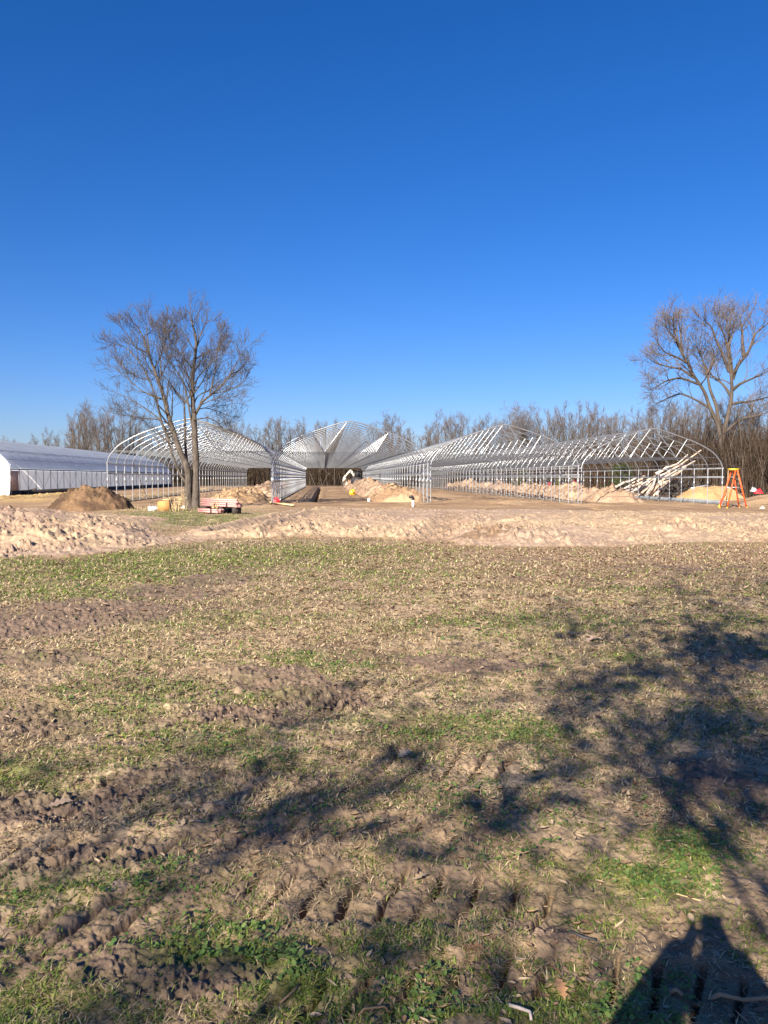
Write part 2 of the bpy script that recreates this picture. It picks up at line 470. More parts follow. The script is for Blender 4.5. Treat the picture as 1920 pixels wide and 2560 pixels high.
    h = h + soil * (0.10 * (fbm(x * 0.8, y * 0.8, 4, 61) - 0.5) + 0.10 * clods(x, y, 0.5, 62) * smooth(0.5, 0.7, n2))
    edge_w = 0.13 + 0.05 * (fbm(x * 3, y * 3, 2, 63) - 0.5)
    tr = (1 - smooth(edge_w * 0.8, edge_w * 1.25, np.abs(x - TRENCH_X))) * smooth(46.6, 47.0, y) * (1 - smooth(112, 114, y))
    h = h - 0.55 * tr + 0.05 * np.exp(-((np.abs(x - TRENCH_X) - 0.45) / 0.2) ** 2) * smooth(46.6, 48, y) * (1 - smooth(112, 114, y))
    c3 = at_depth(1935, 1250, 50)
    h = h + 0.75 * np.exp(-(((x - c3[0] - 1.0) / 2.2) ** 2 + ((y - c3[1]) / 4.0) ** 2)) * (0.7 + 0.6 * big)
    if not masks:
        return h
    grn = np.zeros_like(x)
    for (px, py, sx, sy, an, w) in GREEN:
        grn = np.maximum(grn, w * blob(x, y, px, py, sx, sy, an))
    island = np.clip(1.5 * np.exp(-(((x + 6.0) / 3.6) ** 2 + ((y - 30) / 6.5) ** 2)), 0, 1) * (1 - sand)
    weeds = np.exp(-(((x + 6.6) / 3.0) ** 2 + ((y - 37) / 2.2) ** 2))
    grn = np.maximum(grn, island * 1.1)
    # colour of the ground itself
    def mixc(a, b, t):
        return a + (np.array(b) - a) * t[:, None]
    v = fbm(x * 5, y * 5, 4, 71)
    earth = np.ones((len(x), 3)) * np.array([0.335, 0.242, 0.152])
    earth = mixc(earth, [0.42, 0.315, 0.20], smooth(0.45, 0.72, v))
    earth = mixc(earth, [0.15, 0.10, 0.065], smooth(0.52, 0.75, fbm(x * 1.7, y * 1.7, 4, 72)) * 0.8)
    earth = mixc(earth, [0.24, 0.17, 0.108], (1 - smooth(3.2, 6.5, r)) * smooth(0.35, 0.6, n1) * 0.9)
    earth = mixc(earth, [0.30, 0.19, 0.115], smooth(9, 16, r) * smooth(-3, 4, x) * 0.8)
    earth = mixc(earth, [0.185, 0.129, 0.094], mud * 0.9)
    earth = mixc(earth, [0.115, 0.13, 0.036], np.clip(grn, 0, 1) * smooth(0.35, 0.6, fbm(x * 4, y * 4, 3, 73)) * 0.85 * np.maximum(lawn, island))
    earth = mixc(earth, [0.30, 0.235, 0.12], weeds * 0.7 * smooth(0.3, 0.6, v))
    brown = np.ones((len(x), 3)) * np.array([0.30, 0.195, 0.112])
    brown = mixc(brown, [0.40, 0.27, 0.155], smooth(0.46, 0.66, fbm(x * 0.55, y * 0.25, 4, 74)))
    brown = mixc(brown, [0.17, 0.11, 0.068], smooth(0.60, 0.76, fbm(x * 0.5, y * 1.2, 4, 75)) * 0.8)
    straw = at_depth(70, 1255, 52)
    brown = mixc(brown, [0.52, 0.35, 0.13], 0.9 * np.exp(-(((x - straw[0]) / 3.2) ** 2 + ((y - straw[1]) / 5.0) ** 2)) * smooth(0.3, 0.55, v))
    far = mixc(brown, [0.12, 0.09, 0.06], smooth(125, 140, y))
    col = mixc(far, [0, 0, 0], np.zeros_like(x))
    lw = np.maximum(lawn, np.clip(np.maximum(island, weeds) * 1.6, 0, 1) * (1 - sand))
    col = col * (1 - lw)[:, None] + earth * lw[:, None]
    sc = np.ones((len(x), 3)) * np.array([0.35, 0.252, 0.180])
    sc = mixc(sc, [0.40, 0.29, 0.185], smooth(0.4, 0.65, n2))
    sc = mixc(sc, [0.33, 0.225, 0.155], smooth(0.55, 0.75, fbm(x * 1.5, y * 1.5, 4, 76)) * 0.8)
    sc = mixc(sc, [0.30, 0.205, 0.15], smooth(0.5, 0.7, n1) * 0.7 * smooth(2, -6, x))
    sc = mixc(sc, [0.25, 0.17, 0.11], np.clip(rut, 0, 1) * 0.75)
    for px, py, sx, sy in ((1245, 1331, 0.8, 0.8), (1700, 1332, 0.9, 0.7), (1190, 1352, 0.9, 0.5)):
        sc = mixc(sc, [0.24, 0.16, 0.10], smooth(0.3, 0.6, blob(x, y, px, py, sx, sy) + (v - 0.5) * 0.6))
    s2 = smooth(0.3, 0.7, sand + (v - 0.5) * 0.7)
    col = col * (1 - s2)[:, None] + sc * s2[:, None]
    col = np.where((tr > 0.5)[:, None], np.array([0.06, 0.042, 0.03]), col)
    return h, col, grn, mud, sand, lawn, island, weeds

def gz(x, y):
    return float(surface(np.array([float(x)]), np.array([float(y)]))[0])

def build_ground():
    half = math.radians(37)
    fine = np.arange(-half, half, 0.0016) + YAW
    coarse = np.arange(half, 2 * PI - half, math.radians(3.0)) + YAW
    ang = np.concatenate([fine, coarse])
    rs = [0.3]
    while rs[-1] < 2500:
        r = rs[-1]
        if r < 1.6: st = 0.10 * r
        elif r < 4: st = 0.0027 * r
        elif r < 40: st = min(max(0.0027 * r, r * r * 0.00072), 0.065)
        elif r < 50: st = 0.12
        elif r < 120: st = 0.004 * r
        else: st = 0.06 * r
        rs.append(r + st)
    rs = np.array(rs)
    A, Rr = np.meshgrid(ang, rs)
    x, y = (Rr * np.sin(A)).ravel(), (Rr * np.cos(A)).ravel()
    h, col = surface(x, y, True)[:2]
    na, nr = len(ang), len(rs)
    i = np.arange(nr - 1)[:, None] * na
    j = np.arange(na)[None, :]
    j2 = (j + 1) % na
    q = np.stack([i + j, i + na + j, i + na + j2, i + j2], -1).reshape(-1, 4)
    V = np.stack([x, y, h], 1)
    V = np.concatenate([V, [[0, 0, h[:na].mean()]]])
    col = np.concatenate([col, col[:1]])
    t = np.stack([np.arange(na), (np.arange(na) + 1) % na, np.full(na, len(V) - 1)], 1)[:, ::-1]
    o = mesh_obj('ground', V, q[:, ::-1], t[:, ::-1], M['ground'], None, True, col)
    o['kind'] = 'structure'
    return o
ground = build_ground()

# ------------------------------------------------------------------ lawn: blades, broad leaves, litter
rs_ = np.random.RandomState(5)
def scatter(n, r0, r1, power=1.0):
    """points on the ground ahead, thinning out with distance"""
    a = YAW + (rs_.rand(n) - 0.5) * math.radians(70)
    u = rs_.rand(n)
    if power == 1.0:
        r = r0 * (r1 / r0) ** u
    else:
        k = 1 - power
        r = (r0 ** k + u * (r1 ** k - r0 ** k)) ** (1 / k)
    return r * np.sin(a), r * np.cos(a), r

def blades(x, y, h, L, w, az, lean, col, bend):
    n = len(x)
    dx, dy = np.cos(az), np.sin(az)
    sx, sy = -dy, dx
    def pt(t, off, extra):
        le = lean + extra
        out = np.stack([x + dx * np.sin(le) * L * t + sx * off, y + dy * np.sin(le) * L * t + sy * off, h + np.cos(le) * L * t], 1)
        return out
    z0 = pt(0, -w / 2, 0); z1 = pt(0, w / 2, 0)
    m0 = pt(0.55, -w / 2.4, bend * 0.4); m1 = pt(0.55, w / 2.4, bend * 0.4)
    tp = pt(1.0, 0 * w, bend)
    tp[:, 2] = np.maximum(tp[:, 2], h + 0.002)
    V = np.stack([z0, z1, m1, m0, tp], 1).reshape(-1, 3)
    b = np.arange(n)[:, None] * 5
    Q = b + np.array([[0, 1, 2, 3]])
    T = b + np.array([[3, 2, 4]])
    return V, Q, T, np.repeat(col, 5, axis=0)

def build_lawn():
    x, y, r = scatter(900000, 1.5, 40.0, 1.25)
    h, gc, grn, mud, sand, lawn, island, weeds = surface(x, y, True)
    patch = fbm(x * 2.6, y * 2.6, 4, 81)
    tuft = fbm(x * 14, y * 14, 2, 82)
    lw = np.maximum(lawn, np.clip(np.maximum(island, weeds) * 1.5, 0, 1)) * (1 - smooth(0.2, 0.6, sand))
    green_p = np.clip(0.42 + 0.75 * grn, 0, 1.3) * smooth(0.38, 0.62, patch + 0.26 * np.clip(grn, 0, 1)) * smooth(0.35, 0.6, tuft + 0.08)
    dry_p = 1.3 * smooth(0.28, 0.6, fbm(x * 1.9, y * 1.9, 4, 83)) * smooth(0.3, 0.55, tuft + 0.05) + 0.08
    dry_p = dry_p * (0.42 + 0.4 * smooth(3.0, 8.0, r))
    bare = np.zeros_like(x)
    for (px, py, sx, sy) in ((1500, 1400, 3.5, 2.2), (1850, 1390, 4.0, 2.5), (1250, 1390, 2.0, 1.2), (1800, 1950, 0.9, 0.5), (1250, 1760, 0.8, 0.3), (860, 1620, 0.9, 0.3), (480, 2100, 0.5, 0.25), (1000, 2250, 0.25, 0.15)):
        bare = np.maximum(bare, blob(x, y, px, py, sx, sy))
    keep = lw * (1 - 0.93 * mud) * (1 - 0.7 * bare) * np.clip(green_p + dry_p, 0, 1) > rs_.rand(len(x))
    isg = rs_.rand(len(x)) < green_p / (green_p + dry_p + 1e-6)
    x, y, r, h, isg, weeds = x[keep], y[keep], r[keep], h[keep], isg[keep], weeds[keep]
    n = len(x)
    sc = np.clip(r / 3.4, 1, 4.5)
    tall = np.where((weeds > 0.35) & (rs_.rand(n) < 0.5), 3.0, 1.0)
    L = np.where(isg, 0.012 + 0.026 * rs_.rand(n) ** 1.5, 0.014 + 0.038 * rs_.rand(n) ** 1.6) * (0.55 + 0.45 * sc) * tall
    w = np.where(isg, 0.0028 + 0.0025 * rs_.rand(n), 0.0022 + 0.0022 * rs_.rand(n)) * sc
    lean = np.where(isg, 0.25 + 0.9 * rs_.rand(n), np.where(tall > 1, 0.3 * rs_.rand(n), 0.5 + 0.95 * rs_.rand(n)))
    az = rs_.rand(n) * 2 * PI
    g1, g2 = np.array([0.10, 0.175, 0.026]), np.array([0.29, 0.31, 0.075])
    d1, d2 = np.array([0.64, 0.51, 0.30]), np.array([0.26, 0.18, 0.105])
    k = rs_.rand(n)[:, None]
    col = np.where(isg[:, None], g1 + (g2 - g1) * k ** 1.3, d1 + (d2 - d1) * k) * (0.75 + 0.5 * rs_.rand(n)[:, None])
    V, Q, T, c = blades(x, y, h - 0.003, L, w, az, lean, col, 0.35 + 0.5 * rs_.rand(n))
    o = mesh_obj('grass', V, Q, T, M['grass'], None, False, c)
    tag(o, kind='stuff')
    # matted thatch, pale and dark shreds
    x, y, r = scatter(330000, 3.5, 19.0, 1.0)
    h, gc, grn, mud, sand, lawn, island, weeds = surface(x, y, True)
    cover = lawn * (1 - 0.9 * mud) * (1 - sand) * smooth(0.30, 0.52, fbm(x * 6, y * 6, 3, 87)) * (1 - 0.45 * np.clip(grn, 0, 1))
    keep = cover * 0.8 > rs_.rand(len(x))
    x, y, r, h = x[keep], y[keep], r[keep], h[keep]
    n = len(x)
    q = np.clip(r / 5, 0.8, 3)
    pale = (rs_.rand(n) < 0.55)[:, None]
    col = np.where(pale, np.array([0.60, 0.48, 0.29]), np.array([0.13, 0.088, 0.055])) * (0.7 + 0.5 * rs_.rand(n)[:, None])
    V, Q, T, c = blades(x, y, h - 0.004, (0.02 + 0.035 * rs_.rand(n)) * (0.5 + 0.5 * q), (0.004 + 0.006 * rs_.rand(n)) * q, rs_.rand(n) * 2 * PI, 0.7 + 0.8 * rs_.rand(n), col, 0.2 + 0.5 * rs_.rand(n))
    tag(mesh_obj('dry_grass', V, Q, T, M['grass'], None, False, c), kind='stuff')
    # broad-leaved weeds in patches
    x, y, r = scatter(330000, 1.5, 13.0, 1.25)
    h, gc, grn, mud, sand, lawn, island, weeds = surface(x, y, True)
    p = smooth(0.50, 0.68, fbm(x * 3.2, y * 3.2, 3, 91) + 0.17 * np.clip(grn, 0, 1.3) - 0.05) * (0.3 + 0.7 * np.clip(grn, 0, 1)) * lawn * (1 - mud)
    cl = smooth(0.45, 0.6, fbm(x * 22, y * 22, 2, 92))
    keep = p * (0.15 + 0.6 * cl) > rs_.rand(len(x))
    x, y, r, h = x[keep], y[keep], r[keep], h[keep]
    n = len(x)
    s = (0.004 + 0.0055 * rs_.rand(n)) * np.clip(r / 5, 1, 2.2)
    az = rs_.rand(n) * 2 * PI
    ti, tj = (rs_.rand(n) - 0.5) * 1.3, (rs_.rand(n) - 0.5) * 1.3
    ca, sa = np.cos(az), np.sin(az)
    def lp(u, v):
        return np.stack([x + s * (u * ca - v * sa), y + s * (u * sa + v * ca), h + 0.006 + 0.018 * hgt + s * (u * ti + v * tj)], 1)
    hgt = rs_.rand(n)
    V = np.stack([lp(-1, 0), lp(-0.2, -0.75), lp(0.8, -0.55), lp(1.1, 0), lp(0.8, 0.55), lp(-0.2, 0.75)], 1).reshape(-1, 3)
    b = np.arange(n)[:, None] * 6
    Q = np.concatenate([b + np.array([[0, 1, 2, 3]]), b + np.array([[0, 3, 4, 5]])])
    g1, g2 = np.array([0.07, 0.145, 0.03]), np.array([0.17, 0.24, 0.07])
    col = g1 + (g2 - g1) * rs_.rand(n)[:, None]
    o = mesh_obj('clover', V, Q, None, M['grass'], None, False, np.repeat(col, 6, axis=0))
    tag(o, kind='stuff')
    # dead leaves and bits of straw
    x, y, r = scatter(60000, 1.5, 24.0, 1.1)
    h, gc, grn, mud, sand, lawn, island, weeds = surface(x, y, True)
    keep = lawn * smooth(0.35, 0.65, fbm(x * 1.1, y * 1.1, 4, 95) + 0.06 + 0.03 * (x > 0)) * (0.28 + 0.5 * smooth(4, 9, r)) > rs_.rand(len(x))
    x, y, r, h = x[keep], y[keep], r[keep], h[keep]
    n = len(x)
    s = (0.004 + 0.020 * rs_.rand(n) ** 3) * np.clip(r / 5, 1, 2.2)
    wd = s * (0.10 + 0.42 * rs_.rand(n) ** 1.7)
    az = rs_.rand(n) * 2 * PI
    ca, sa = np.cos(az), np.sin(az)
    tilt, curl = (rs_.rand(n) - 0.4) * 1.3, rs_.rand(n) * 1.3
    def lq(u, v, e):
        return np.stack([x + (s * u * ca - wd * v * sa), y + (s * u * sa + wd * v * ca), h + 0.004 + s * (0.35 + u * tilt * 0.5 + curl * e)], 1)
    V = np.stack([lq(-1, 0, 0.2), lq(-0.35, -1, 0.35), lq(-0.3, 0, -0.1), lq(-0.35, 1, 0.35), lq(0.45, -0.85, 0.3), lq(0.4, 0, -0.05), lq(0.45, 0.85, 0.3), lq(1.15, 0, 0.4)], 1).reshape(-1, 3)
    b = np.arange(n)[:, None] * 8
    Q = np.concatenate([b + np.array([[k]]) for k in ([1, 4, 5, 2], [2, 5, 6, 3])]).reshape(-1, 4)
    T = np.concatenate([b + np.array([[k]]) for k in ([0, 1, 2], [0, 2, 3], [4, 7, 5], [5, 7, 6])]).reshape(-1, 3)
    d1, d2 = np.array([0.52, 0.39, 0.25]), np.array([0.22, 0.125, 0.07])
    col = d1 + (d2 - d1) * (rs_.rand(n)[:, None] ** 1.2)
    o = mesh_obj('leaf_litter', V, Q, T, M['leaf'], None, False, np.repeat(col, 8, axis=0))
    tag(o, kind='stuff')
build_lawn()

# ------------------------------------------------------------------ sticks and single leaves at the viewer's feet
R = random.Random(3)
def stick(name, pix, r0, r1, label, material, cat='stick'):
    pts = []
    for k, (px, py) in enumerate(pix):
        g = on_ground(px, py)
        pts.append([g[0], g[1], gz(g[0], g[1]) + 0.010 + r0])
    c = np.array(pts[0])
    n = len(pts)
    mb = MB()
    mb.tube([list(np.array(p) - c) for p in pts], [r0 + (r1 - r0) * k / (n - 1) for k in range(n)], 8, True)
    o = mb.build(name, material, None, True)
    o.location = c
    return tag(o, label, cat)
stick('stick', [(1605, 2452), (1640, 2462), (1690, 2478), (1740, 2484), (1800, 2490), (1860, 2500), (1960, 2508), (2040, 2518)], 0.0085, 0.0055, 'long pale bare stick lying in the shadow of the person', M['stake'])
stick('twig', [(1270, 2518), (1300, 2532), (1325, 2545), (1328, 2565)], 0.006, 0.004, 'short bent grey twig at the bottom edge of the lawn', M['log'], 'twig')
stick('twig', [(1690, 2246), (1720, 2254), (1752, 2266)], 0.0028, 0.0018, 'thin straight straw stalk just left of the phone shadow', M['lumber'], 'twig')
stick('twig', [(860, 2545), (910, 2530), (960, 2520), (990, 2505)], 0.004, 0.003, 'curved pale twig in the short grass, nearest the viewer', M['stake'], 'twig')
stick('twig', [(1425, 2340), (1460, 2352), (1490, 2358)], 0.005, 0.004, 'dark stub of twig lying on the bare patch left of the person shadow', M['dark_branch'], 'twig')
stick('twig', [(700, 2510), (735, 2485), (748, 2470)], 0.0035, 0.0025, 'slim grey twig lying by the clover clump', M['stake'], 'twig')

def oak_leaf(px, py, size, rz, label, rgb):
    prof = [(-1.0, 0.03), (-0.75, 0.10), (-0.6, 0.36), (-0.45, 0.16), (-0.2, 0.52), (0.0, 0.2), (0.22, 0.56), (0.42, 0.2), (0.6, 0.38), (0.78, 0.14), (1.0, 0.0)]
    V, T = [], []
    for u, w in prof:
        z = 0.10 * math.sin(u * 3 + rz) + 0.12
        V += [(u, 0, z), (u, w, z + 0.35 * w * w + 0.1 * w), (u, -w, z + 0.25 * w)]
    Q = []
    for k in range(len(prof) - 1):
        a, b = 3 * k, 3 * k + 3
        Q += [[a, b, b + 1, a + 1], [a, a + 2, b + 2, b]]
    o = mesh_obj('fallen_leaf', np.array(V) * size, Q, None, mat('dead_oak_leaf', rgb, rough=0.7, var=0.25, scale=30, trans=0.15))
    g = on_ground(px, py)
    o.location = (g[0], g[1], gz(g[0], g[1]) + 0.012)
    o.rotation_euler = (R.uniform(-.3, .3), R.uniform(-.3, .3), rz)
    return tag(o, label, 'leaf')
oak_leaf(1052, 2206, 0.045, 0.4, 'pale tan lobed oak leaf lying upright in the short grass', (0.52, 0.38, 0.22))
oak_leaf(1182, 2378, 0.040, -0.3, 'orange brown oak leaf in the grass below the pale oak leaf', (0.42, 0.22, 0.10))
oak_leaf(1402, 2470, 0.040, 1.6, 'rusty brown leaf standing on edge at the left end of the long stick', (0.40, 0.22, 0.11))
oak_leaf(1565, 2160, 0.040, 0.1, 'light orange leaf lying flat above the phone shadow', (0.55, 0.30, 0.16))
oak_leaf(1480, 1606, 0.12, 0.2, 'wide pinkish tan leaf on the lawn among the branch shadows', (0.55, 0.38, 0.28))
oak_leaf(1010, 1888, 0.06, 0.9, 'tan leaf on bare soil in the middle of the lawn', (0.55, 0.40, 0.26))
oak_leaf(150, 2020, 0.06, 0.3, 'tan leaf on the bare soil at the left edge of the lawn', (0.5, 0.36, 0.24))

# ------------------------------------------------------------------ greenhouse frames
PROF = [(4.65, 0.0), (4.65, 1.3), (4.65, 2.36), (4.52, 2.74), (4.08, 3.28), (3.58, 3.62), (2.88, 3.98), (2.18, 4.24), (1.48, 4.48), (0.80, 4.70), (0.30, 4.83), (0.0, 4.87)]
def bow_curve(scale=1.0, n=5):
    """the arch above the eaves, left to right"""
    half = PROF[2:]
    pts = [(-a, b) for a, b in half] + [(a, b) for a, b in half[::-1][1:]]
    P = np.array(pts) * scale
    out = []
    for k in range(len(P) - 1):
        p0, p1, p2, p3 = P[max(k - 1, 0)], P[k], P[k + 1], P[min(k + 2, len(P) - 1)]
        for t in np.linspace(0, 1, n, endpoint=False):
            out.append(0.5 * (2 * p1 + (p2 - p0) * t + (2 * p0 - 5 * p1 + 4 * p2 - p3) * t ** 2 + (3 * p1 - p0 - 3 * p2 + p3) * t ** 3))
    out.append(P[-1])
    return np.array(out)
ARC = bow_curve(1.0, 4)
BAY, NB = 1.9, 42
LEN = BAY * (NB - 1)
def frame_meshes():
    bow = MB()
    bow.tube([[a, 0, b] for a, b in ARC], 0.030, 8)
    heavy = MB()
    heavy.tube([[a, 0, b] for a, b in ARC], 0.037, 10)
    post = MB()
    post.tube([[0, 0, -0.3], [0, 0, 1.28]], 0.025, 8)
    post.tube([[0, 0, 1.24], [0, 0, 1.52]], 0.046, 8, True)
    post.tube([[0, 0, 1.50], [0, 0, 2.37]], 0.033, 8)
    tie = MB()
    tie.tube([[-4.30, 0, 3.03], [4.30, 0, 3.03]], 0.017, 6)
    tr = MB()
    for s in (-1, 1):
        tr.tube([[s * 1.53, 0, 3.05], [s * 0.20, 0, 4.80]], 0.030, 6)
        tr.tube([[s * 1.53, 0, 3.05], [s * 2.25, 0, 4.18]], 0.030, 6)
    return bow, post, tr, tie, heavy
FR = None
HEAVY = [None]
def greenhouse_frame(cx, y0, z0, label, base, nb=NB):
    global FR
    root = empty('greenhouse_frame', (cx, y0, z0))
    tag(root, label, 'greenhouse frame', 'bare greenhouse frames in a row')
    if FR is None:
        b, p, t, ti, hv = frame_meshes()
        ob = b.build('bow', M['galv'], root, True)
        ol = p.build('post', M['post_steel'], ob, True)
        orr = ol.copy(); C.objects.link(orr); orr.parent = ob
        ol.location = (-4.65, 0, 0); orr.location = (4.65, 0, 0)
        for side in (-1, 1):
            pass
        ti.build('tie_bar', M['tie_steel'], ob, True)
        ot = t.build('truss_web', M['web_steel'], ob, True)
        ob.location = (0, BAY, 0)
        FR = ob
        eo = hv.build('end_bow', M['web_steel'], root, True)
        for ch in ob.children:
            c = ch.copy(); C.objects.link(c); c.parent = eo
        HEAVY[0] = eo
        first = 2
    else:
        first = 1
        copy_tree(HEAVY[0], root)
    for k in range(first, nb):
        c = copy_tree(FR, root)
        c.location = (0, k * BAY, 0)
    L = BAY * (nb - 1)
    for u, z in ((0, 4.80), (-1.45, 4.43), (1.45, 4.43), (-2.9, 3.90), (2.9, 3.90), (-4.50, 2.62), (4.50, 2.62)):
        m = MB()
        m.tube([[u, -0.06, z], [u, L + 0.06, z]], 0.016, 6, True)
        m.build('purlin', M['galv'], root, True)
    for s in (-1, 1):
        m = MB()
        m.box((s * 4.70, L / 2, 2.34), (0.03, L + 0.1, 0.10))
        m.build('eave_rail', M['rail'], root)
        m = MB()
        m.box((s * 4.72, L / 2, 1.77), (0.035, L + 0.1, 0.11))
        m.build('side_rail', M['rail'], root)
        m = MB()
        bh = 0.26 if base == 'steel' and s > 0 else 0.085
        m.box((s * 4.71, L / 2, bh / 2), (0.045, L + 0.1, bh))
        m.build('base_rail', M['base_steel'] if base == 'steel' and s > 0 else M['base_rail'], root)
        for yb in (3, 20, 36):
            m = MB()
            m.tube([[s * 4.60, yb * BAY, 2.5], [s * 4.60, (yb + 2) * BAY, 0.1]], 0.022, 6)
            m.build('wind_brace', M['galv'], root, True)
    return root
def gx(px, depth, py=1258):
    return at_depth(px, py, depth)
GH = []
for (px, dep, dz, lab, base) in (
        (478, 44.0, 0.0, 'bare steel greenhouse frame behind the lone bare tree', 'plain'),
        (876, 45.9, 0.0, 'bare steel greenhouse frame with the open trench down its middle', 'plain'),
        (1262, 47.8, -0.08, 'bare steel greenhouse frame beside the long heap of spoil, between two other frames', 'plain'),
        (1630, 49.3, -0.22, 'bare steel greenhouse frame in front of the log pile, next to the orange ladder', 'steel')):
    p = gx(px, dep)
    GH.append((p[0], p[1]))
    greenhouse_frame(p[0], p[1], dz, lab, base)

# ------------------------------------------------------------------ the covered greenhouse at the left
def covered_house():
    cx, y0, y1 = -31.3, 66.5, 134.0
    S = 1.12
    hw = 4.65 * S
    L = y1 - y0
    root = empty('covered_greenhouse', (cx, y0, 0))
    tag(root, 'long greenhouse covered in white film with blue grey roof', 'greenhouse')
    arc = bow_curve(S, 4)
    arc[:, 1] += 2.30 - 2.36 * S
    nb = 37
    ys = np.linspace(0, L, (nb - 1) * 4 + 1)
    rr = np.random.RandomState(8)
    V = []
    for j, yy in enumerate(ys):
        ph = (j % 4) / 4.0
        sag = 0.075 * math.sin(ph * PI)
        for k, (a, b) in enumerate(arc):
            f = 1 - sag * (0.4 + 0.6 * rr.rand()) / 4.0
            V.append((a * f, yy, 2.3 + (b - 2.3) * f))
    na = len(arc)
    i = np.arange(len(ys) - 1)[:, None] * na + np.arange(na - 1)[None, :]
    Q = np.stack([i, i + na, i + na + 1, i + 1], -1).reshape(-1, 4)
    mesh_obj('roof', V, Q, None, M['roof_film'], root, True)
    # rope lines over the film
    for k in range(0, na, 1):
        pass
    for fr in (6, 13, na - 7, na - 14):
        m = MB()
        m.tube([[arc[fr][0] * 1.002, -0.05, arc[fr][1] * 1.004 + 0.01], [arc[fr][0] * 1.002, L, arc[fr][1] * 1.004 + 0.01]], 0.025, 6)
        m.build('purlin', M['rail'], root, True)
    # crumpled end wall of film
    for yy, name in ((-0.12, 'end_wall'), (L + 0.12, 'end_wall')):
        nz_, nx_ = 26, 60
        V = []
        xs = np.linspace(-hw, hw, nx_)
        top = np.interp(xs, arc[:, 0], arc[:, 1])
        for kz in range(nz_):
            for kx in range(nx_):
                x = xs[kx]
                z = 0.05 + (top[kx] - 0.08) * kz / (nz_ - 1)
                wr = 0.16 * (float(fbm(np.array([x * 0.9]), np.array([z * 2.6]), 4, 15)[0]) - 0.5) * 2
                lean = 0.35 * max(0, 1.0 - z / 2.0) ** 2
                V.append((x, yy + (wr - lean) * (1 if yy < 0 else -1), z))
        i = np.arange(nz_ - 1)[:, None] * nx_ + np.arange(nx_ - 1)[None, :]
        Q = np.stack([i, i + 1, i + nx_ + 1, i + nx_], -1).reshape(-1, 4)
        mesh_obj(name, V, Q, None, M['plastic'], root, True)
    for s in (-1, 1):
        # side curtain hung between eave and the dark strip below, slightly billowed
        nn, nv = nb * 4, 6
        V = []
        for j in range(nn):
            yy = 1.9 + (L - 1.9) * j / (nn - 1)
            for k in range(nv):
                z = 0.42 + (2.12 - 0.42) * k / (nv - 1)
                V.append((s * (hw - 0.10 + 0.05 * math.sin(k / (nv - 1) * PI) * (0.4 + 0.6 * rr.rand())), yy, z))
        i = np.arange(nn - 1)[:, None] * nv + np.arange(nv - 1)[None, :]
        Q = np.stack([i, i + 1, i + nv + 1, i + nv], -1).reshape(-1, 4)
        mesh_obj('side_curtain', V, Q, None, M['curtain'], root, True)
        m = MB(); m.box((s * (hw - 0.10), 0.95, 1.26), (0.03, 1.86, 1.68)); m.build('wood_panel', M['pink_wood'], root)
        m = MB(); m.box((s * (hw + 0.02), L / 2, 2.22), (0.06, L + 0.3, 0.11)); m.build('eave_rail', M['dark_wood'], root)
        m = MB(); m.box((s * (hw - 0.12), L / 2, 0.20), (0.06, L, 0.44)); m.build('dark_gap_strip', M['dark_wood'], root)  # dark strip standing in for the shaded opening below the curtain
    po = MB(); po.tube([[0, 0, -0.1], [0, 0, 2.2]], 0.028, 6)
    p0 = po.build('post', M['base_steel'], root, True)
    p0.location = (hw, 0, 0)
    for s in (1, -1):
        for k in range(nb):
            if s == 1 and k == 0: continue
            c = p0.copy(); C.objects.link(c); c.parent = root
            c.location = (s * hw, k * L / (nb - 1), 0)
    sp = L / (nb - 1)
    br = None
    for k in range(0, nb - 1):
        up_ = k % 2 == 0
        a, b = (0.45, 2.15) if up_ else (2.15, 0.45)
        if k < 2 or br is None or True:
            key = 'brace_up' if up_ else 'brace_down'
        if k < 2:
            m = MB(); m.tube([[0, 0, a], [0, sp, b]], 0.011, 5)
            o = m.build('brace', M['base_steel'], root, True)
            if up_: b_up = o
            else: b_dn = o
        else:
            o = (b_up if up_ else b_dn).copy(); C.objects.link(o); o.parent = root
        o.location = (hw + 0.03, k * sp, 0)
    o = MB()
    o.tube([[hw + 0.02, -0.1, 2.3], [hw + 0.02, -0.1, 2.75]], 0.03, 6, True)
    o.build('corner_stake', M['rail'], root)
    return root
covered_house()
# dark plank leaning beside the covered greenhouse
pa, pb = at_depth(55, 1232, 66.8), at_depth(91, 1222, 66.0)
m = MB(); m.beam(pa - pa, pb - pa, 0.06, 0.16)
o = m.build('plank', M['dark_wood']); o.location = pa
tag(o, 'dark brown plank propped against the side of the covered greenhouse', 'plank')

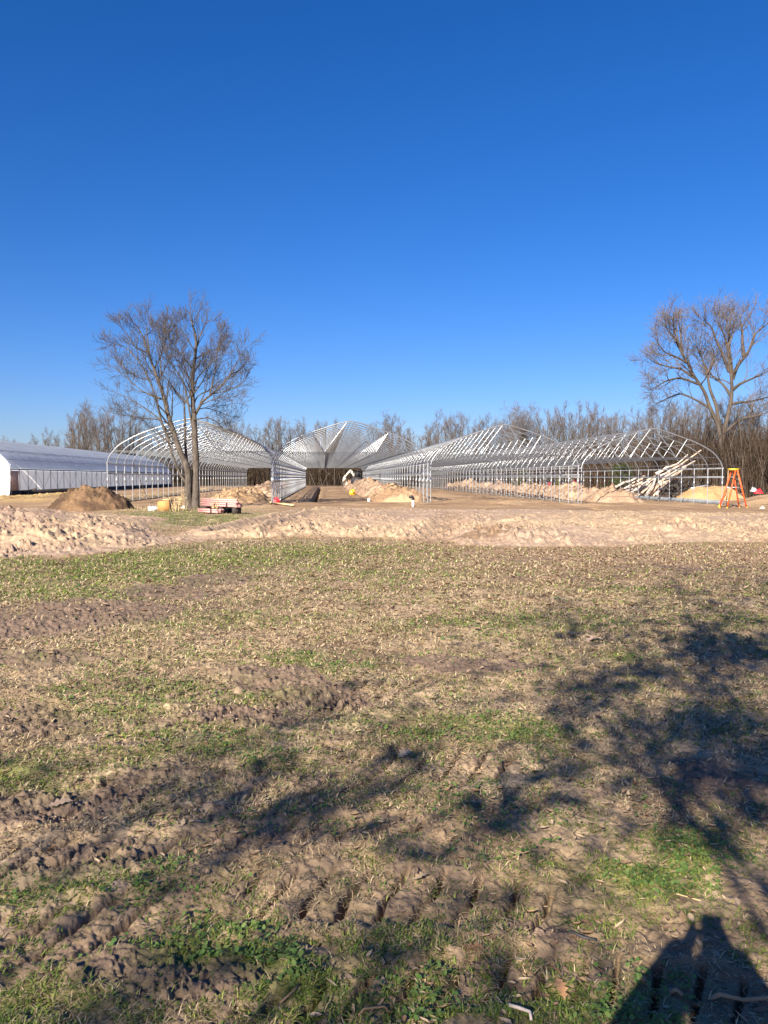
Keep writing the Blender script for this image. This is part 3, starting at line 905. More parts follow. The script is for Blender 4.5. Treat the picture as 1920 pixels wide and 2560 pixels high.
# ------------------------------------------------------------------ heaps of earth and sand
def heap(name, pts, width, height, label, cat, c1, c2, cell=0.5, seed=1, step=0.16, rough=1.0, c3=None):
    """a long or round heap along a ground path, its own rough surface"""
    pts = [tuple(p) for p in pts]
    xs = [p[0] for p in pts]; ys = [p[1] for p in pts]
    x0, x1, y0, y1 = min(xs) - width * 1.3, max(xs) + width * 1.3, min(ys) - width * 1.3, max(ys) + width * 1.3
    nx, ny = int((x1 - x0) / step) + 1, int((y1 - y0) / (step * (1 if y1 - y0 < 20 else 1.5))) + 1
    X, Y = np.meshgrid(np.linspace(x0, x1, nx), np.linspace(y0, y1, ny))
    x, y = X.ravel(), Y.ravel()
    d, s = seg_dist(x, y, pts) if len(pts) > 1 else (np.hypot(x - xs[0], y - ys[0]), np.zeros_like(x))
    n = fbm(x * 0.5 + seed * 7, y * 0.5, 4, 100 + seed)
    hh = height * (0.62 + 0.76 * fbm(x * 0.28, y * 0.28, 3, 120 + seed))
    t = np.clip(1 - d / (width * (0.75 + 0.5 * n)), -0.2, 1)
    base = surface(x, y)
    prof = np.where(t > 0, 1 - (1 - np.clip(t, 0, 1)) ** 1.6, 0)
    z = base - 0.12 + prof * hh + rough * prof ** 0.4 * (cell * 0.85 * clods(x, y, cell, 130 + seed) + cell * 0.55 * clods(x, y, cell * 0.45, 140 + seed) + 0.45 * cell * (fbm(x * 2.5, y * 2.5, 4, 150 + seed, 0.6) - 0.5))
    z = np.where(t > 0, z + 0.10 * np.clip(t * 8, 0, 1), base - 0.15)
    i = np.arange(ny - 1)[:, None] * nx + np.arange(nx - 1)[None, :]
    Q = np.stack([i, i + 1, i + nx + 1, i + nx], -1).reshape(-1, 4)
    ok = (t.reshape(ny, nx) > -0.05)
    okq = (ok[:-1, :-1] | ok[1:, :-1] | ok[:-1, 1:] | ok[1:, 1:]).ravel()
    Q = Q[okq]
    used = np.unique(Q)
    remap = np.zeros(nx * ny, int); remap[used] = np.arange(len(used))
    k = smooth(0.4, 0.68, fbm(x * 1.3, y * 1.3, 4, 160 + seed))[:, None]
    col = np.array(c1) * (1 - k) + np.array(c2) * k
    if c3 is not None:
        k = smooth(0.6, 0.7, fbm(x * 0.9, y * 0.9, 3, 170 + seed))[:, None]
        col = col * (1 - k) + np.array(c3) * k
    c = np.array([np.mean(xs), np.mean(ys), 0])
    o = mesh_obj(name, (np.stack([x, y, z], 1) - c)[used], remap[Q], None, M['ground'], None, True, col[used])
    o.location = c
    return tag(o, label, cat)
g = at_depth(240, 1270, 36.8)
heap('dirt_pile', [(g[0] - 0.55, g[1]), (g[0] + 0.15, g[1] + 0.2)], 1.75, 0.98, 'tall rounded heap of dark brown soil left of the lone tree', 'dirt pile', (0.08, 0.05, 0.032), (0.19, 0.118, 0.066), 0.26, 2, 0.055, 1.35, (0.15, 0.105, 0.055))
X2 = GH[1][0]; X1 = GH[0][0]; X4 = GH[3][0]
SANDC = ((0.30, 0.20, 0.132), (0.39, 0.275, 0.185))
heap('spoil_heap', [(X2 + 3.35, 48.8), (X2 + 3.2, 56)], 1.75, 0.85, 'near rounded heap of sandy spoil inside the frame with the trench', 'sand heap', (0.30, 0.19, 0.11), (0.40, 0.27, 0.16), 0.5, 3, 0.09)
heap('spoil_heap', [(X2 + 2.9, 62), (X2 + 2.6, 80), (X2 + 2.6, 104)], 1.5, 0.95, 'long cloddy spoil heap reaching back to the excavator in the frame with the trench', 'sand heap', SANDC[0], SANDC[1], 0.8, 4, 0.11, 1.1)
heap('spoil_heap', [(X1 + 2.2, 49.5), (X1 + 1.4, 53), (X1 + 2.0, 58)], 1.7, 0.62, 'low tan spoil heap inside the frame behind the lone tree', 'sand heap', (0.36, 0.23, 0.125), (0.43, 0.29, 0.165), 0.5, 5, 0.1)
heap('spoil_heap', [(X1 + 2.6, 64), (X1 + 2.6, 78), (X1 + 2.5, 100)], 1.6, 0.72, 'long ridge of spoil farther back in the frame behind the lone tree', 'sand heap', SANDC[0], SANDC[1], 0.7, 6, 0.13)
heap('spoil_heap', [(X4 - 0.4, 53.5), (X4 - 1.4, 66), (X4 - 1.8, 84), (X4 - 1.8, 112)], 1.9, 0.82, 'longest heap of pinkish clods of spoil, running back through the frame by the log pile', 'sand heap', SANDC[0], SANDC[1], 0.9, 7, 0.11, 1.15)
g = at_depth(1765, 1238, 62)
heap('sand_pile', [(g[0] - 0.4, g[1]), (g[0] + 1.6, g[1] + 0.5)], 2.0, 0.95, 'smooth orange sand pile to the right of the log pile', 'sand pile', (0.42, 0.25, 0.115), (0.46, 0.30, 0.15), 0.35, 8, 0.1, 0.6)
heap('sand_pile', [(-23.8, 58), (-22.6, 62), (-21.6, 67)], 0.95, 0.22, 'low strip of yellow straw and sand in front of the covered greenhouse', 'sand strip', (0.40, 0.26, 0.11), (0.46, 0.33, 0.15), 0.3, 9, 0.1, 0.6)
heap('sand_pile', [(GH[0][0] - 6.4, 50), (GH[0][0] - 6.1, 66), (GH[0][0] - 6.0, 92)], 0.8, 0.28, 'thin pale ridge of sand along the outer wall of the frame behind the lone tree', 'sand strip', (0.40, 0.28, 0.15), (0.46, 0.34, 0.19), 0.3, 10, 0.12, 0.6)

# ------------------------------------------------------------------ trees
def nrm(v):
    l = math.sqrt(v[0] * v[0] + v[1] * v[1] + v[2] * v[2]) or 1.0
    return (v[0] / l, v[1] / l, v[2] / l)
def side_dir(d, ang, rnd):
    while True:
        q = (rnd.gauss(0, 1), rnd.gauss(0, 1), rnd.gauss(0, 1))
        k = q[0] * d[0] + q[1] * d[1] + q[2] * d[2]
        p = (q[0] - k * d[0], q[1] - k * d[1], q[2] - k * d[2])
        if p[0] ** 2 + p[1] ** 2 + p[2] ** 2 > 1e-3: break
    p = nrm(p)
    c, s = math.cos(ang), math.sin(ang)
    return (d[0] * c + p[0] * s, d[1] * c + p[1] * s, d[2] * c + p[2] * s)
def grow(trunk, twig, p, d, L, r, lvl, P, rnd):
    n = 6 if lvl == 0 else (5 if L > 1.0 else 4)
    pts, rad = [list(p)], [r]
    dirs = [d]
    for k in range(n - 1):
        w = P['wander'] * (1.0 if lvl else 0.5)
        d = nrm((d[0] + rnd.gauss(0, w), d[1] + rnd.gauss(0, w), d[2] + rnd.gauss(0, w) + P['trop']))
        q = pts[-1]
        s = L / (n - 1)
        pts.append([q[0] + d[0] * s, q[1] + d[1] * s, q[2] + d[2] * s])
        t = (k + 1) / (n - 1)
        rad.append(max(r * (1 - 0.72 * t), P['rmin']))
        dirs.append(d)
    (trunk if r > P['rsplit'] else twig).tube(pts, rad, 7 if r > 0.08 else (5 if r > 0.03 else 3))
    kids(trunk, twig, pts, rad, dirs, L, lvl, P, rnd)
def kids(trunk, twig, pts, rad, dirs, L, lvl, P, rnd, lo=None):
    if lvl >= P['levels']: return
    nk = P['kids'][min(lvl, len(P['kids']) - 1)]
    nk = max(1, int(nk * (0.75 + 0.5 * rnd.random()) + 0.5))
    t0 = P['start'] if lvl == 0 else 0.2
    if lo is not None:
        t0 = lo
        seg = sum(math.dist(pts[i], pts[i + 1]) for i in range(len(pts) - 1)) * (1 - lo)
        nk = max(4, int(nk * min(1.6, seg / (L * 1.1))))
    n = len(pts)
    for k in range(nk):
        t = t0 + (1 - t0) * (k + rnd.random()) / nk
        t = min(t, 0.99)
        f = t * (n - 1)
        i = int(f); u = f - i
        q = [pts[i][m] + (pts[i + 1][m] - pts[i][m]) * u for m in range(3)]
        rr_ = rad[i] + (rad[i + 1] - rad[i]) * u
        dd = side_dir(dirs[i], math.radians(rnd.uniform(*P['ang'])), rnd)
        dd = nrm((dd[0], dd[1], dd[2] + P['lift']))
        cl = L * P['ratio'] * (1.1 - 0.55 * t) * rnd.uniform(0.7, 1.25)
        if cl < P['lmin']: cl = P['lmin'] * rnd.uniform(0.8, 1.3)
        grow(trunk, twig, q, dd, cl, max(rr_ * P['rr'], P['rmin']), lvl + 1, P, rnd)

def limb(trunk, twig, pix, depth, r0, r1, P, rnd, origin, y0=0.0, y1=0.0, lo=0.25, lvl=1, kidsL=None, sides=8):
    """a limb traced as measured points at the tree's distance, bending in depth from y0 to y1"""
    pts = []
    n = len(pix)
    fine = []
    for k in range(n - 1):
        p0, p1, p2, p3 = [np.array(pix[min(max(j, 0), n - 1)], float) for j in (k - 1, k, k + 1, k + 2)]
        for t in (0, 0.33, 0.66):
            fine.append(0.5 * (2 * p1 + (p2 - p0) * t + (2 * p0 - 5 * p1 + 4 * p2 - p3) * t ** 2 + (3 * p1 - p0 - 3 * p2 + p3) * t ** 3))
    fine.append(np.array(pix[-1], float))
    m_ = len(fine)
    for k, (px, py) in enumerate(fine):
        t = k / (m_ - 1)
        p = at_depth(px, py, depth + y0 + (y1 - y0) * t + 0.06 * math.sin(7 * t + px))
        pts.append([p[j] - origin[j] for j in range(3)])
    rad = [r0 + (r1 - r0) * (k / (m_ - 1)) ** 0.8 for k in range(m_)]
    trunk.tube(pts, rad, sides if r0 > 0.05 else 5)
    A = np.array(pts)
    T = np.gradient(A, axis=0)
    T /= np.linalg.norm(T, axis=1, keepdims=True)
    L = float(np.linalg.norm(np.diff(A, axis=0), axis=1).sum())
    kids(trunk, twig, pts, rad, [tuple(t) for t in T], kidsL or L * 0.75, lvl, P, rnd, lo)
    # the end of the limb goes on as twigs
    for k in range(2):
        d = nrm((T[-1][0] + rnd.gauss(0, .2), T[-1][1] + rnd.gauss(0, .2), T[-1][2] + rnd.gauss(0, .15) + 0.1))
        grow(trunk, twig, pts[-1], d, (kidsL or L) * 0.24, max(r1 * 0.8, P['rmin']), lvl + 2, P, rnd)

def lone_tree():
    D = 37.7
    base = on_ground(479, 1270)
    base[2] = gz(base[0], base[1])
    rnd = random.Random(21)
    P = dict(wander=0.15, trop=0.06, kids=[12, 5, 3], start=0.3, ang=(22, 52), lift=0.20, ratio=0.60, lmin=0.32, rr=0.46, rmin=0.0056, rsplit=0.032, levels=3)
    tk, tw = MB(), MB()
    L_ = lambda pix, r0, r1, y0=0, y1=0, lo=0.25, kl=None: limb(tk, tw, pix, D, r0, r1, P, rnd, base, y0, y1, lo, 0, kl)
    # the two stems, thick and fused at the foot
    L_([(488, 1278), (488, 1262), (489, 1230), (489, 1195), (490, 1150), (487, 1100), (486, 1060), (484, 1030), (482, 1000), (482, 940), (488, 890), (490, 845), (483, 818), (477, 795), (474, 784)], 0.245, 0.02, 0, 0.3, 0.5, 3.2)
    L_([(474, 1278), (472, 1262), (470, 1225), (471, 1190), (463, 1155), (449, 1126), (436, 1085), (423, 1047), (414, 1011), (404, 976), (390, 937), (375, 894), (363, 858), (355, 836), (342, 815)], 0.225, 0.018, -0.1, -0.5, 0.45, 3.2)
    tk.tube([[0, 0, -0.15], [0.0, 0, 0.15], [0.0, -0.02, 0.5], [0.02, 0, 1.0]], [0.36, 0.28, 0.22, 0.17], 10)
    for a, rr_ in ((2.6, 0.5), (0.4, 0.45), (-1.3, 0.42), (-2.2, 0.5)):   # root flare
        tk.tube([[0.12 * math.cos(a), 0.12 * math.sin(a), 0.5], [0.25 * math.cos(a), 0.25 * math.sin(a), 0.16], [rr_ * math.cos(a), rr_ * math.sin(a), -0.04]], [0.07, 0.10, 0.05], 7)
    L_([(474, 1217), (456, 1194), (441, 1165), (430, 1135), (421, 1108), (404, 1090), (388, 1074), (365, 1060)], 0.085, 0.012, 0.1, -0.8, 0.4, 2.0)
    L_([(425, 1105), (405, 1060), (397, 1025), (386, 985), (371, 947), (354, 913), (330, 884), (308, 865), (282, 858)], 0.065, 0.010, -0.4, -1.4, 0.3, 2.4)
    L_([(416, 1075), (395, 1045), (368, 1024), (342, 1007), (310, 990), (276, 977)], 0.05, 0.010, -0.3, 0.8, 0.3, 2.2)
    L_([(469, 1172), (464, 1120), (462, 1057), (461, 1023), (459, 1005), (443, 985), (424, 957), (407, 935), (396, 905)], 0.075, 0.010, 0.2, 1.3, 0.4, 2.2)
    L_([(484, 1085), (476, 1040), (466, 985), (459, 955), (443, 930), (420, 899), (408, 857), (390, 824)], 0.055, 0.010, 0.1, -1.0, 0.35, 2.3)
    L_([(486, 1040), (496, 1022), (507, 1003), (530, 985), (558, 959), (576, 935), (600, 892), (617, 868)], 0.085, 0.010, 0.1, -0.6, 0.3, 2.5)
    L_([(524, 990), (537, 930), (543, 887), (551, 855), (550, 832)], 0.045, 0.008, 0, 0.4, 0.3, 2.0)
    L_([(487, 900), (510, 884), (534, 875), (560, 860)], 0.035, 0.008, 0.2, 1.0, 0.3, 1.9)
    L_([(484, 1015), (495, 990), (527, 973), (549, 952), (575, 945)], 0.045, 0.008, 0.1, 1.4, 0.3, 2.0)
    L_([(503, 1012), (530, 1000), (563, 993), (590, 1005)], 0.035, 0.008, 0, -1.2, 0.3, 1.8)
    L_([(482, 925), (467, 903), (448, 879), (420, 840), (410, 815)], 0.045, 0.008, 0.2, -0.9, 0.3, 2.0)
    L_([(402, 950), (401, 899), (393, 875), (394, 845), (402, 825)], 0.04, 0.008, -0.4, 0.6, 0.3, 2.0)
    L_([(374, 886), (368, 838), (366, 812), (364, 795)], 0.04, 0.008, -0.5, -0.1, 0.2, 1.9)
    L_([(370, 882), (337, 865), (318, 836), (296, 812)], 0.04, 0.008, -0.5, -1.1, 0.25, 1.9)
    L_([(488, 880), (500, 840), (510, 815), (518, 798)], 0.04, 0.008, 0.2, 0.7, 0.2, 1.9)
    L_([(483, 985), (505, 955), (520, 925), (528, 890)], 0.04, 0.008, 0.2, 1.1, 0.25, 1.9)
    for q in ([(484, 1000), (470, 960), (455, 930), (440, 900)], [(397, 950), (415, 915), (430, 880), (440, 850)], [(385, 925), (402, 890), (415, 850), (425, 822)],
              [(486, 960), (505, 930), (530, 905), (560, 890)], [(484, 1030), (510, 1020), (550, 1030), (582, 1045)], [(430, 1065), (400, 1050), (360, 1045), (320, 1040), (292, 1035)],
              [(410, 1000), (380, 990), (340, 965), (300, 930), (276, 915)], [(530, 985), (570, 975), (603, 960), (618, 940)], [(575, 937), (600, 925), (615, 905)], [(489, 880), (470, 850), (455, 825), (450, 805)],
              [(460, 1010), (475, 985), (470, 945), (462, 905), (455, 870)], [(484, 1050), (520, 1045), (548, 1060), (560, 1080)], [(372, 948), (350, 945), (320, 925), (290, 900)], [(500, 1008), (515, 975), (518, 940), (512, 905)]):
        L_(q, 0.036, 0.008, rnd.uniform(-.3, .3), rnd.uniform(-1.5, 1.5), 0.2, 1.9)
    root = empty('bare_tree', base)
    tag(root, 'lone bare tree with two fused stems standing in front of a greenhouse frame', 'tree')
    tk.build('trunk', M['bark'], root, True)
    tw.build('crown', M['twig'], root)
lone_tree()

def big_tree():
    D = 72.0
    base = at_depth(1803, 1240, D)
    base[2] = -0.1
    rnd = random.Random(33)
    P = dict(wander=0.16, trop=0.05, kids=[14, 6, 3], start=0.3, ang=(24, 58), lift=0.16, ratio=0.60, lmin=0.65, rr=0.46, rmin=0.0115, rsplit=0.065, levels=3)
    tk, tw = MB(), MB()
    L_ = lambda pix, r0, r1, y0=0, y1=0, lo=0.25, kl=None: limb(tk, tw, pix, D, r0, r1, P, rnd, base, y0, y1, lo, 0, kl)
    L_([(1803, 1246), (1803, 1180), (1804, 1120), (1812, 1070), (1823, 1024), (1829, 989), (1829, 950), (1825, 915), (1818, 872), (1811, 841), (1801, 815), (1791, 796)], 0.31, 0.035, 0, 0.6, 0.5, 6)
    L_([(1802, 1125), (1796, 1067), (1775, 1020), (1761, 980), (1736, 941), (1720, 911), (1701, 876), (1683, 841), (1669, 822), (1663, 812)], 0.24, 0.028, 0, -2, 0.35, 6)
    L_([(1831, 948), (1844, 915), (1866, 887), (1881, 859), (1890, 833), (1912, 815), (1925, 800)], 0.20, 0.03, 0.4, -1.5, 0.3, 5.5)
    L_([(1831, 935), (1825, 883), (1822, 850), (1827, 812), (1827, 790)], 0.16, 0.03, 0.4, 2.0, 0.3, 5)
    L_([(1860, 893), (1856, 855), (1855, 828), (1851, 803), (1850, 792)], 0.18, 0.03, 0, 1.5, 0.3, 4.5)
    L_([(1822, 930), (1805, 883), (1790, 850), (1779, 818), (1764, 805), (1760, 795)], 0.15, 0.03, 0.3, -2.0, 0.3, 4.8)
    L_([(1828, 992), (1809, 963), (1792, 948), (1775, 933), (1760, 905)], 0.15, 0.03, 0.3, 2.5, 0.3, 4.5)
    L_([(1831, 975), (1850, 960), (1872, 950), (1902, 937), (1940, 920)], 0.18, 0.03, 0.2, -2.5, 0.3, 5)
    L_([(1826, 1012), (1850, 1006), (1880, 1003), (1930, 990), (1960, 985)], 0.16, 0.03, 0.2, 2.5, 0.3, 5)
    L_([(1808, 1085), (1850, 1050), (1890, 1040), (1950, 1020)], 0.16, 0.03, 0.2, -3.0, 0.3, 5)
    L_([(1708, 890), (1693, 850), (1686, 828), (1684, 815)], 0.14, 0.03, -1.6, -3, 0.2, 4)
    L_([(1706, 886), (1702, 845), (1702, 825), (1705, 812)], 0.13, 0.03, -1.6, -0.5, 0.2, 4)
    L_([(1716, 906), (1690, 892), (1662, 880), (1645, 860)], 0.13, 0.03, -1.4, -3, 0.25, 4.4)
    L_([(1735, 945), (1705, 924), (1672, 917), (1640, 908), (1618, 893)], 0.14, 0.03, -1.0, 1.0, 0.25, 4.4)
    L_([(1744, 960), (1705, 946), (1672, 950), (1645, 964), (1625, 975)], 0.13, 0.03, -0.8, -3.0, 0.25, 4.4)
    L_([(1797, 1075), (1792, 1020), (1776, 976), (1768, 937), (1761, 911), (1750, 882), (1738, 862)], 0.20, 0.03, 0.4, 2.5, 0.4, 4.5)
    L_([(1774, 1020), (1740, 1000), (1700, 985), (1660, 1000), (1640, 1010)], 0.13, 0.03, -0.5, 1.5, 0.25, 4.4)
    L_([(1768, 940), (1782, 910), (1785, 885), (1775, 855)], 0.12, 0.03, 2, 3.5, 0.2, 4)
    root = empty('bare_tree', base)
    tag(root, 'tallest bare tree, broad spreading crown, standing at the wood edge behind the orange ladder', 'tree')
    tk.build('trunk', M['wood_bark'], root, True)
    tw.build('crown', M['wood_twig'], root)
big_tree()

def tree_kind(seed, H, spread, levels=3, forks=0, kids_=(12, 8, 6), rmin=0.0115, style='oval'):
    """one bare woodland tree about H metres tall; root empty with trunk and crown"""
    rnd = random.Random(seed)
    P = dict(wander=0.14, trop=0.09 if style != 'spread' else 0.02, kids=list(kids_), start=0.22, ang=(25, 50) if style != 'spread' else (35, 70), lift=0.22, ratio=spread, lmin=0.7, rr=0.55, rmin=rmin, rsplit=0.07, levels=levels)
    tk, tw = MB(), MB()
    r = H * 0.013
    if forks:
        for k in range(forks):
            a = 2 * PI * k / forks + rnd.random()
            grow(tk, tw, (0, 0, -0.2), nrm((0.22 * math.cos(a), 0.22 * math.sin(a), 1)), H * rnd.uniform(0.8, 1.0), r * 0.75, 0, P, rnd)
    else:
        grow(tk, tw, (0, 0, -0.2), (0, 0, 1), H, r, 0, P, rnd)
    root = empty('bare_tree')
    tk.build('trunk', M['wood_bark'], root, True)
    tw.build('crown', M['wood_twig'], root)
    return root
KINDS = [tree_kind(1, 14, 0.34), tree_kind(2, 14, 0.30, forks=2, kids_=(10, 7, 5)), tree_kind(3, 14, 0.42, style='spread'), tree_kind(4, 14, 0.26, forks=3, kids_=(9, 6, 5)),
         tree_kind(5, 14, 0.38), tree_kind(6, 14, 0.30, kids_=(16, 7, 5)), tree_kind(7, 14, 0.46, forks=2, style='spread', kids_=(8, 7, 6)), tree_kind(8, 14, 0.24, forks=4, kids_=(8, 6, 5))]
used_kind = [False] * len(KINDS)
def place_tree(kind, px, depth, top_y, label, group=None, rz=0.0, name=None):
    b = at_depth(px, 1200, depth)
    z = gz(b[0], b[1]) - 0.1
    hgt = EYE + (1193 - top_y) * depth / F - z
    s = hgt / 15.7
    if not used_kind[kind]:
        o = KINDS[kind]; used_kind[kind] = True
    else:
        o = copy_tree(KINDS[kind])
    o.location = (b[0], b[1], z)
    o.rotation_euler = (0, 0, rz)
    o.scale = (s * 1.05, s * 1.05, s)
    tag(o, label, 'tree', group)
    return o
tr = random.Random(77)
G_WOOD = 'bare trees of the wood behind the greenhouse frames'
# skyline heights (photo pixels) along the wood, with its distance
SKY_X = [-260, -60, 40, 60, 80, 120, 155, 165, 200, 270, 330, 345, 420, 480, 540, 600, 660, 720, 780, 840, 880, 930, 950, 985, 1015, 1030, 1062, 1075, 1110, 1160, 1180, 1240, 1260, 1290, 1330, 1380, 1430, 1500, 1560, 1600, 1640, 1700, 1800, 1900, 2100]
SKY_Y = [1085, 1085, 1090, 1100, 1085, 1078, 1088, 1040, 1012, 1006, 1020, 1050, 1052, 1045, 1042, 1040, 1048, 1038, 1046, 1050, 1075, 1080, 1040, 1032, 1045, 1085, 1062, 1035, 1024, 1030, 1045, 1035, 1012, 1006, 1010, 1018, 1020, 1016, 1022, 1018, 1010, 1000, 995, 990, 985]
DEP_X = [-260, 0, 150, 400, 900, 1200, 1400, 1600, 1750, 1900, 2100]
DEP_Y = [185, 180, 152, 150, 146, 138, 122, 104, 92, 84, 80]
px = -250.0
row = 0
while px < 2080:
    top = float(np.interp(px, SKY_X, SKY_Y))
    dep = float(np.interp(px, DEP_X, DEP_Y))
    if top < 1070 or tr.random() < 0.8:
        kind = tr.choice([0, 1, 3, 4, 5, 7]) if px < 1240 or px > 1345 else tr.choice([2, 6])
        place_tree(kind, px + tr.uniform(-6, 6), dep + tr.uniform(-3, 6), top + abs(tr.gauss(0, 10)) - 3, 'bare grey brown tree in the crowded wood behind the greenhouse frames', G_WOOD, tr.uniform(0, 6.28))
    px += tr.uniform(13, 22) * (1.0 if px < 1300 else 0.85)
px = -250.0
while px < 2080:
    top = float(np.interp(px, SKY_X, SKY_Y))
    dep = float(np.interp(px, DEP_X, DEP_Y))
    place_tree(tr.choice([0, 1, 3, 4, 5, 7]), px, dep + 16 + tr.uniform(-6, 8), min(top + 14 + abs(tr.gauss(0, 14)), 1120), 'bare grey brown tree in the crowded wood behind the greenhouse frames', G_WOOD, tr.uniform(0, 6.28))
    px += tr.uniform(22, 36)
place_tree(2, 985, 140, 1030, 'bare tree standing alone against the sky right of the trench frame ridge', None, 1.0)
place_tree(6, 1295, 128, 1003, 'bare tree with spreading crooked limbs rising behind the ridge of a greenhouse frame', None, 2.0)
place_tree(6, 118, 165, 1076, 'small rounded bare tree showing above the covered greenhouse roof', None, 0.3)
place_tree(2, 215, 148, 1008, 'tall bare tree above the far roof of the covered greenhouse', None, 4.0)
for k in range(len(KINDS)):
    if not used_kind[k]:
        for ch in list(KINDS[k].children): bpy.data.objects.remove(ch)
        bpy.data.objects.remove(KINDS[k])

def brushwood():
    """the tangle of saplings and briars along the foot of the wood"""
    rnd = np.random.RandomState(12)
    mb = MB()
    cols = []
    n = 21000
    pxs = rnd.uniform(-250, 2100, n)
    near = rnd.rand(n)
    pxs[: n // 3] = rnd.uniform(1250, 2100, n // 3)
    for k in range(n):
        px = pxs[k]
        dep = float(np.interp(px, DEP_X, DEP_Y)) - 5 + 16 * near[k] ** 1.3
        b = at_depth(px, 1200, dep)
        tall = (1.5 + 4.0 * rnd.rand() ** 1.5) * (1.0 if px < 1250 else (1.45 if px < 1550 else 1.35))
        a = rnd.rand() * 6.28
        ln = rnd.rand() ** 1.5 * 0.7
        d = np.array([math.cos(a) * ln, math.sin(a) * ln, 1.0])
        p0 = np.array([b[0], b[1], -0.3])
        p1 = p0 + d * tall * 0.5 + rnd.randn(3) * 0.15
        p2 = p1 + (d + np.array([math.cos(a) * ln, math.sin(a) * ln, -0.3 * ln])) * tall * 0.5
        r = (0.022 + 0.035 * rnd.rand() ** 3)
        mb.tube([p0, p1, p2], [r, r * 0.75, r * 0.35], 3)
        g = rnd.rand()
        c = np.array([0.070, 0.047, 0.032]) * (0.62 if px < 1250 else 1.0) * (0.5 + 0.9 * rnd.rand()) if g < 0.80 else np.array([0.19, 0.155, 0.125]) * (0.7 + 0.6 * rnd.rand())  # stems behind the frames coloured darker, the thicket's self-shadow painted in
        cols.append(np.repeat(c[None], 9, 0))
    for k in range(9000):
        px = rnd.uniform(420, 1000)
        b = at_depth(px, 1200, 143 + 8 * rnd.rand())
        hh = rnd.uniform(2.2, 4.2)
        r = rnd.uniform(0.03, 0.07)
        e = rnd.randn(2) * 0.5
        mb.tube([[b[0], b[1], -0.3], [b[0] + e[0] * .4, b[1] + e[1] * .4, hh * .5], [b[0] + e[0], b[1] + e[1], hh]], [r, r * .8, r * .4], 3)
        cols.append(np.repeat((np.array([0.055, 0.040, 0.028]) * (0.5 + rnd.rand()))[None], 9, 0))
    for k in range(5200):       # taller saplings round the foot of the tallest tree
        px = rnd.uniform(1590, 2020)
        dep = float(np.interp(px, [1590, 1750, 2020], [86, 70, 62])) + 9 * rnd.rand()
        b = at_depth(px, 1200, dep)
        hh = rnd.uniform(1.5, 7.5) * rnd.uniform(.6, 1)
        r = rnd.uniform(0.012, 0.04)
        e = rnd.randn(2) * 0.16 * hh
        mb.tube([[b[0], b[1], -0.3], [b[0] + e[0] * .3, b[1] + e[1] * .3, hh * .5], [b[0] + e[0], b[1] + e[1], hh]], [r, r * .8, r * .35], 3)
        c = np.array([0.14, 0.115, 0.095]) if rnd.rand() < 0.2 else np.array([0.055, 0.039, 0.028])
        cols.append(np.repeat((c * (0.6 + 0.7 * rnd.rand()))[None], 9, 0))
    # twiggy side shoots
    m2 = 22000
    pxs = np.where(rnd.rand(m2) < 0.5, rnd.uniform(-250, 2100, m2), rnd.uniform(1250, 2100, m2))
    cols2 = []
    for k in range(m2):
        px = pxs[k]
        dep = float(np.interp(px, DEP_X, DEP_Y)) - 5 + 16 * rnd.rand()
        b = at_depth(px, 1200, dep)
        z = rnd.rand() ** 1.4 * (3.6 if px < 1250 else 6.5)
        a = rnd.rand() * 6.28
        l = 0.5 + 1.2 * rnd.rand()
        d = np.array([math.cos(a), math.sin(a), rnd.uniform(-0.3, 1.2)]) * l
        p0 = np.array([b[0], b[1], z]); 
        mb.tube([p0, p0 + d * 0.5 + rnd.randn(3) * 0.08, p0 + d], [0.014, 0.011, 0.007], 3)
        c = np.array([0.078, 0.051, 0.034]) * (0.62 if px < 1250 else 1.0) * (0.5 + 0.9 * rnd.rand())  # shoots behind the frames carry the same painted-in thicket shade
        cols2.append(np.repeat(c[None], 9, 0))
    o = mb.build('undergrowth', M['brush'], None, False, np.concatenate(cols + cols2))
    o['kind'] = 'stuff'
brushwood()

def leafy(name, px, depth, w, h, z0, n, material, label, cat, seed):
    rnd = np.random.RandomState(seed)
    b = at_depth(px, 1200, depth); z = gz(b[0], b[1])
    root = empty(name, (b[0], b[1], z))
    tag(root, label, cat)
    m = MB(); m.tube([[0, 0, -0.1], [0.05, 0, h * 0.5], [0, 0.05, h * 0.9]], [0.10, 0.07, 0.02], 6)
    for k in range(12):
        a = rnd.rand() * 6.28; q = rnd.uniform(0.15, 0.8) * h
        m.tube([[0, 0, q], [math.cos(a) * w * 0.25, math.sin(a) * w * 0.25, q + 0.2], [math.cos(a) * w * 0.42, math.sin(a) * w * 0.42, q + 0.35]], [0.03, 0.02, 0.01], 4)
    m.build('trunk', M['wood_bark'], root)
    t = rnd.rand(n)
    clump = rnd.randint(0, 40, n)
    ca, cz, cr = rnd.rand(40) * 6.28, rnd.rand(40), rnd.rand(40) ** 0.6
    rad = w / 2 * np.sqrt(np.clip(1 - (cz[clump] * 0.95) ** 2, 0, 1)) * cr[clump]
    x = rad * np.cos(ca[clump]) + rnd.randn(n) * w * 0.07
    y = rad * np.sin(ca[clump]) + rnd.randn(n) * w * 0.07
    zz = z0 + cz[clump] * (h - z0) + rnd.randn(n) * h * 0.06
    s = 0.06 + 0.06 * rnd.rand(n)
    A, B = rnd.randn(n, 3), rnd.randn(n, 3)
    A /= np.linalg.norm(A, axis=1, keepdims=True); B -= A * (A * B).sum(1, keepdims=True); B /= np.linalg.norm(B, axis=1, keepdims=True)
    c = np.stack([x, y, np.maximum(zz, 0.05)], 1)
    V = np.stack([c - A * s[:, None], c + B * s[:, None] * 0.6, c + A * s[:, None], c - B * s[:, None] * 0.6], 1).reshape(-1, 3)
    mesh_obj('crown', V, np.arange(n * 4).reshape(-1, 4), None, material, root)
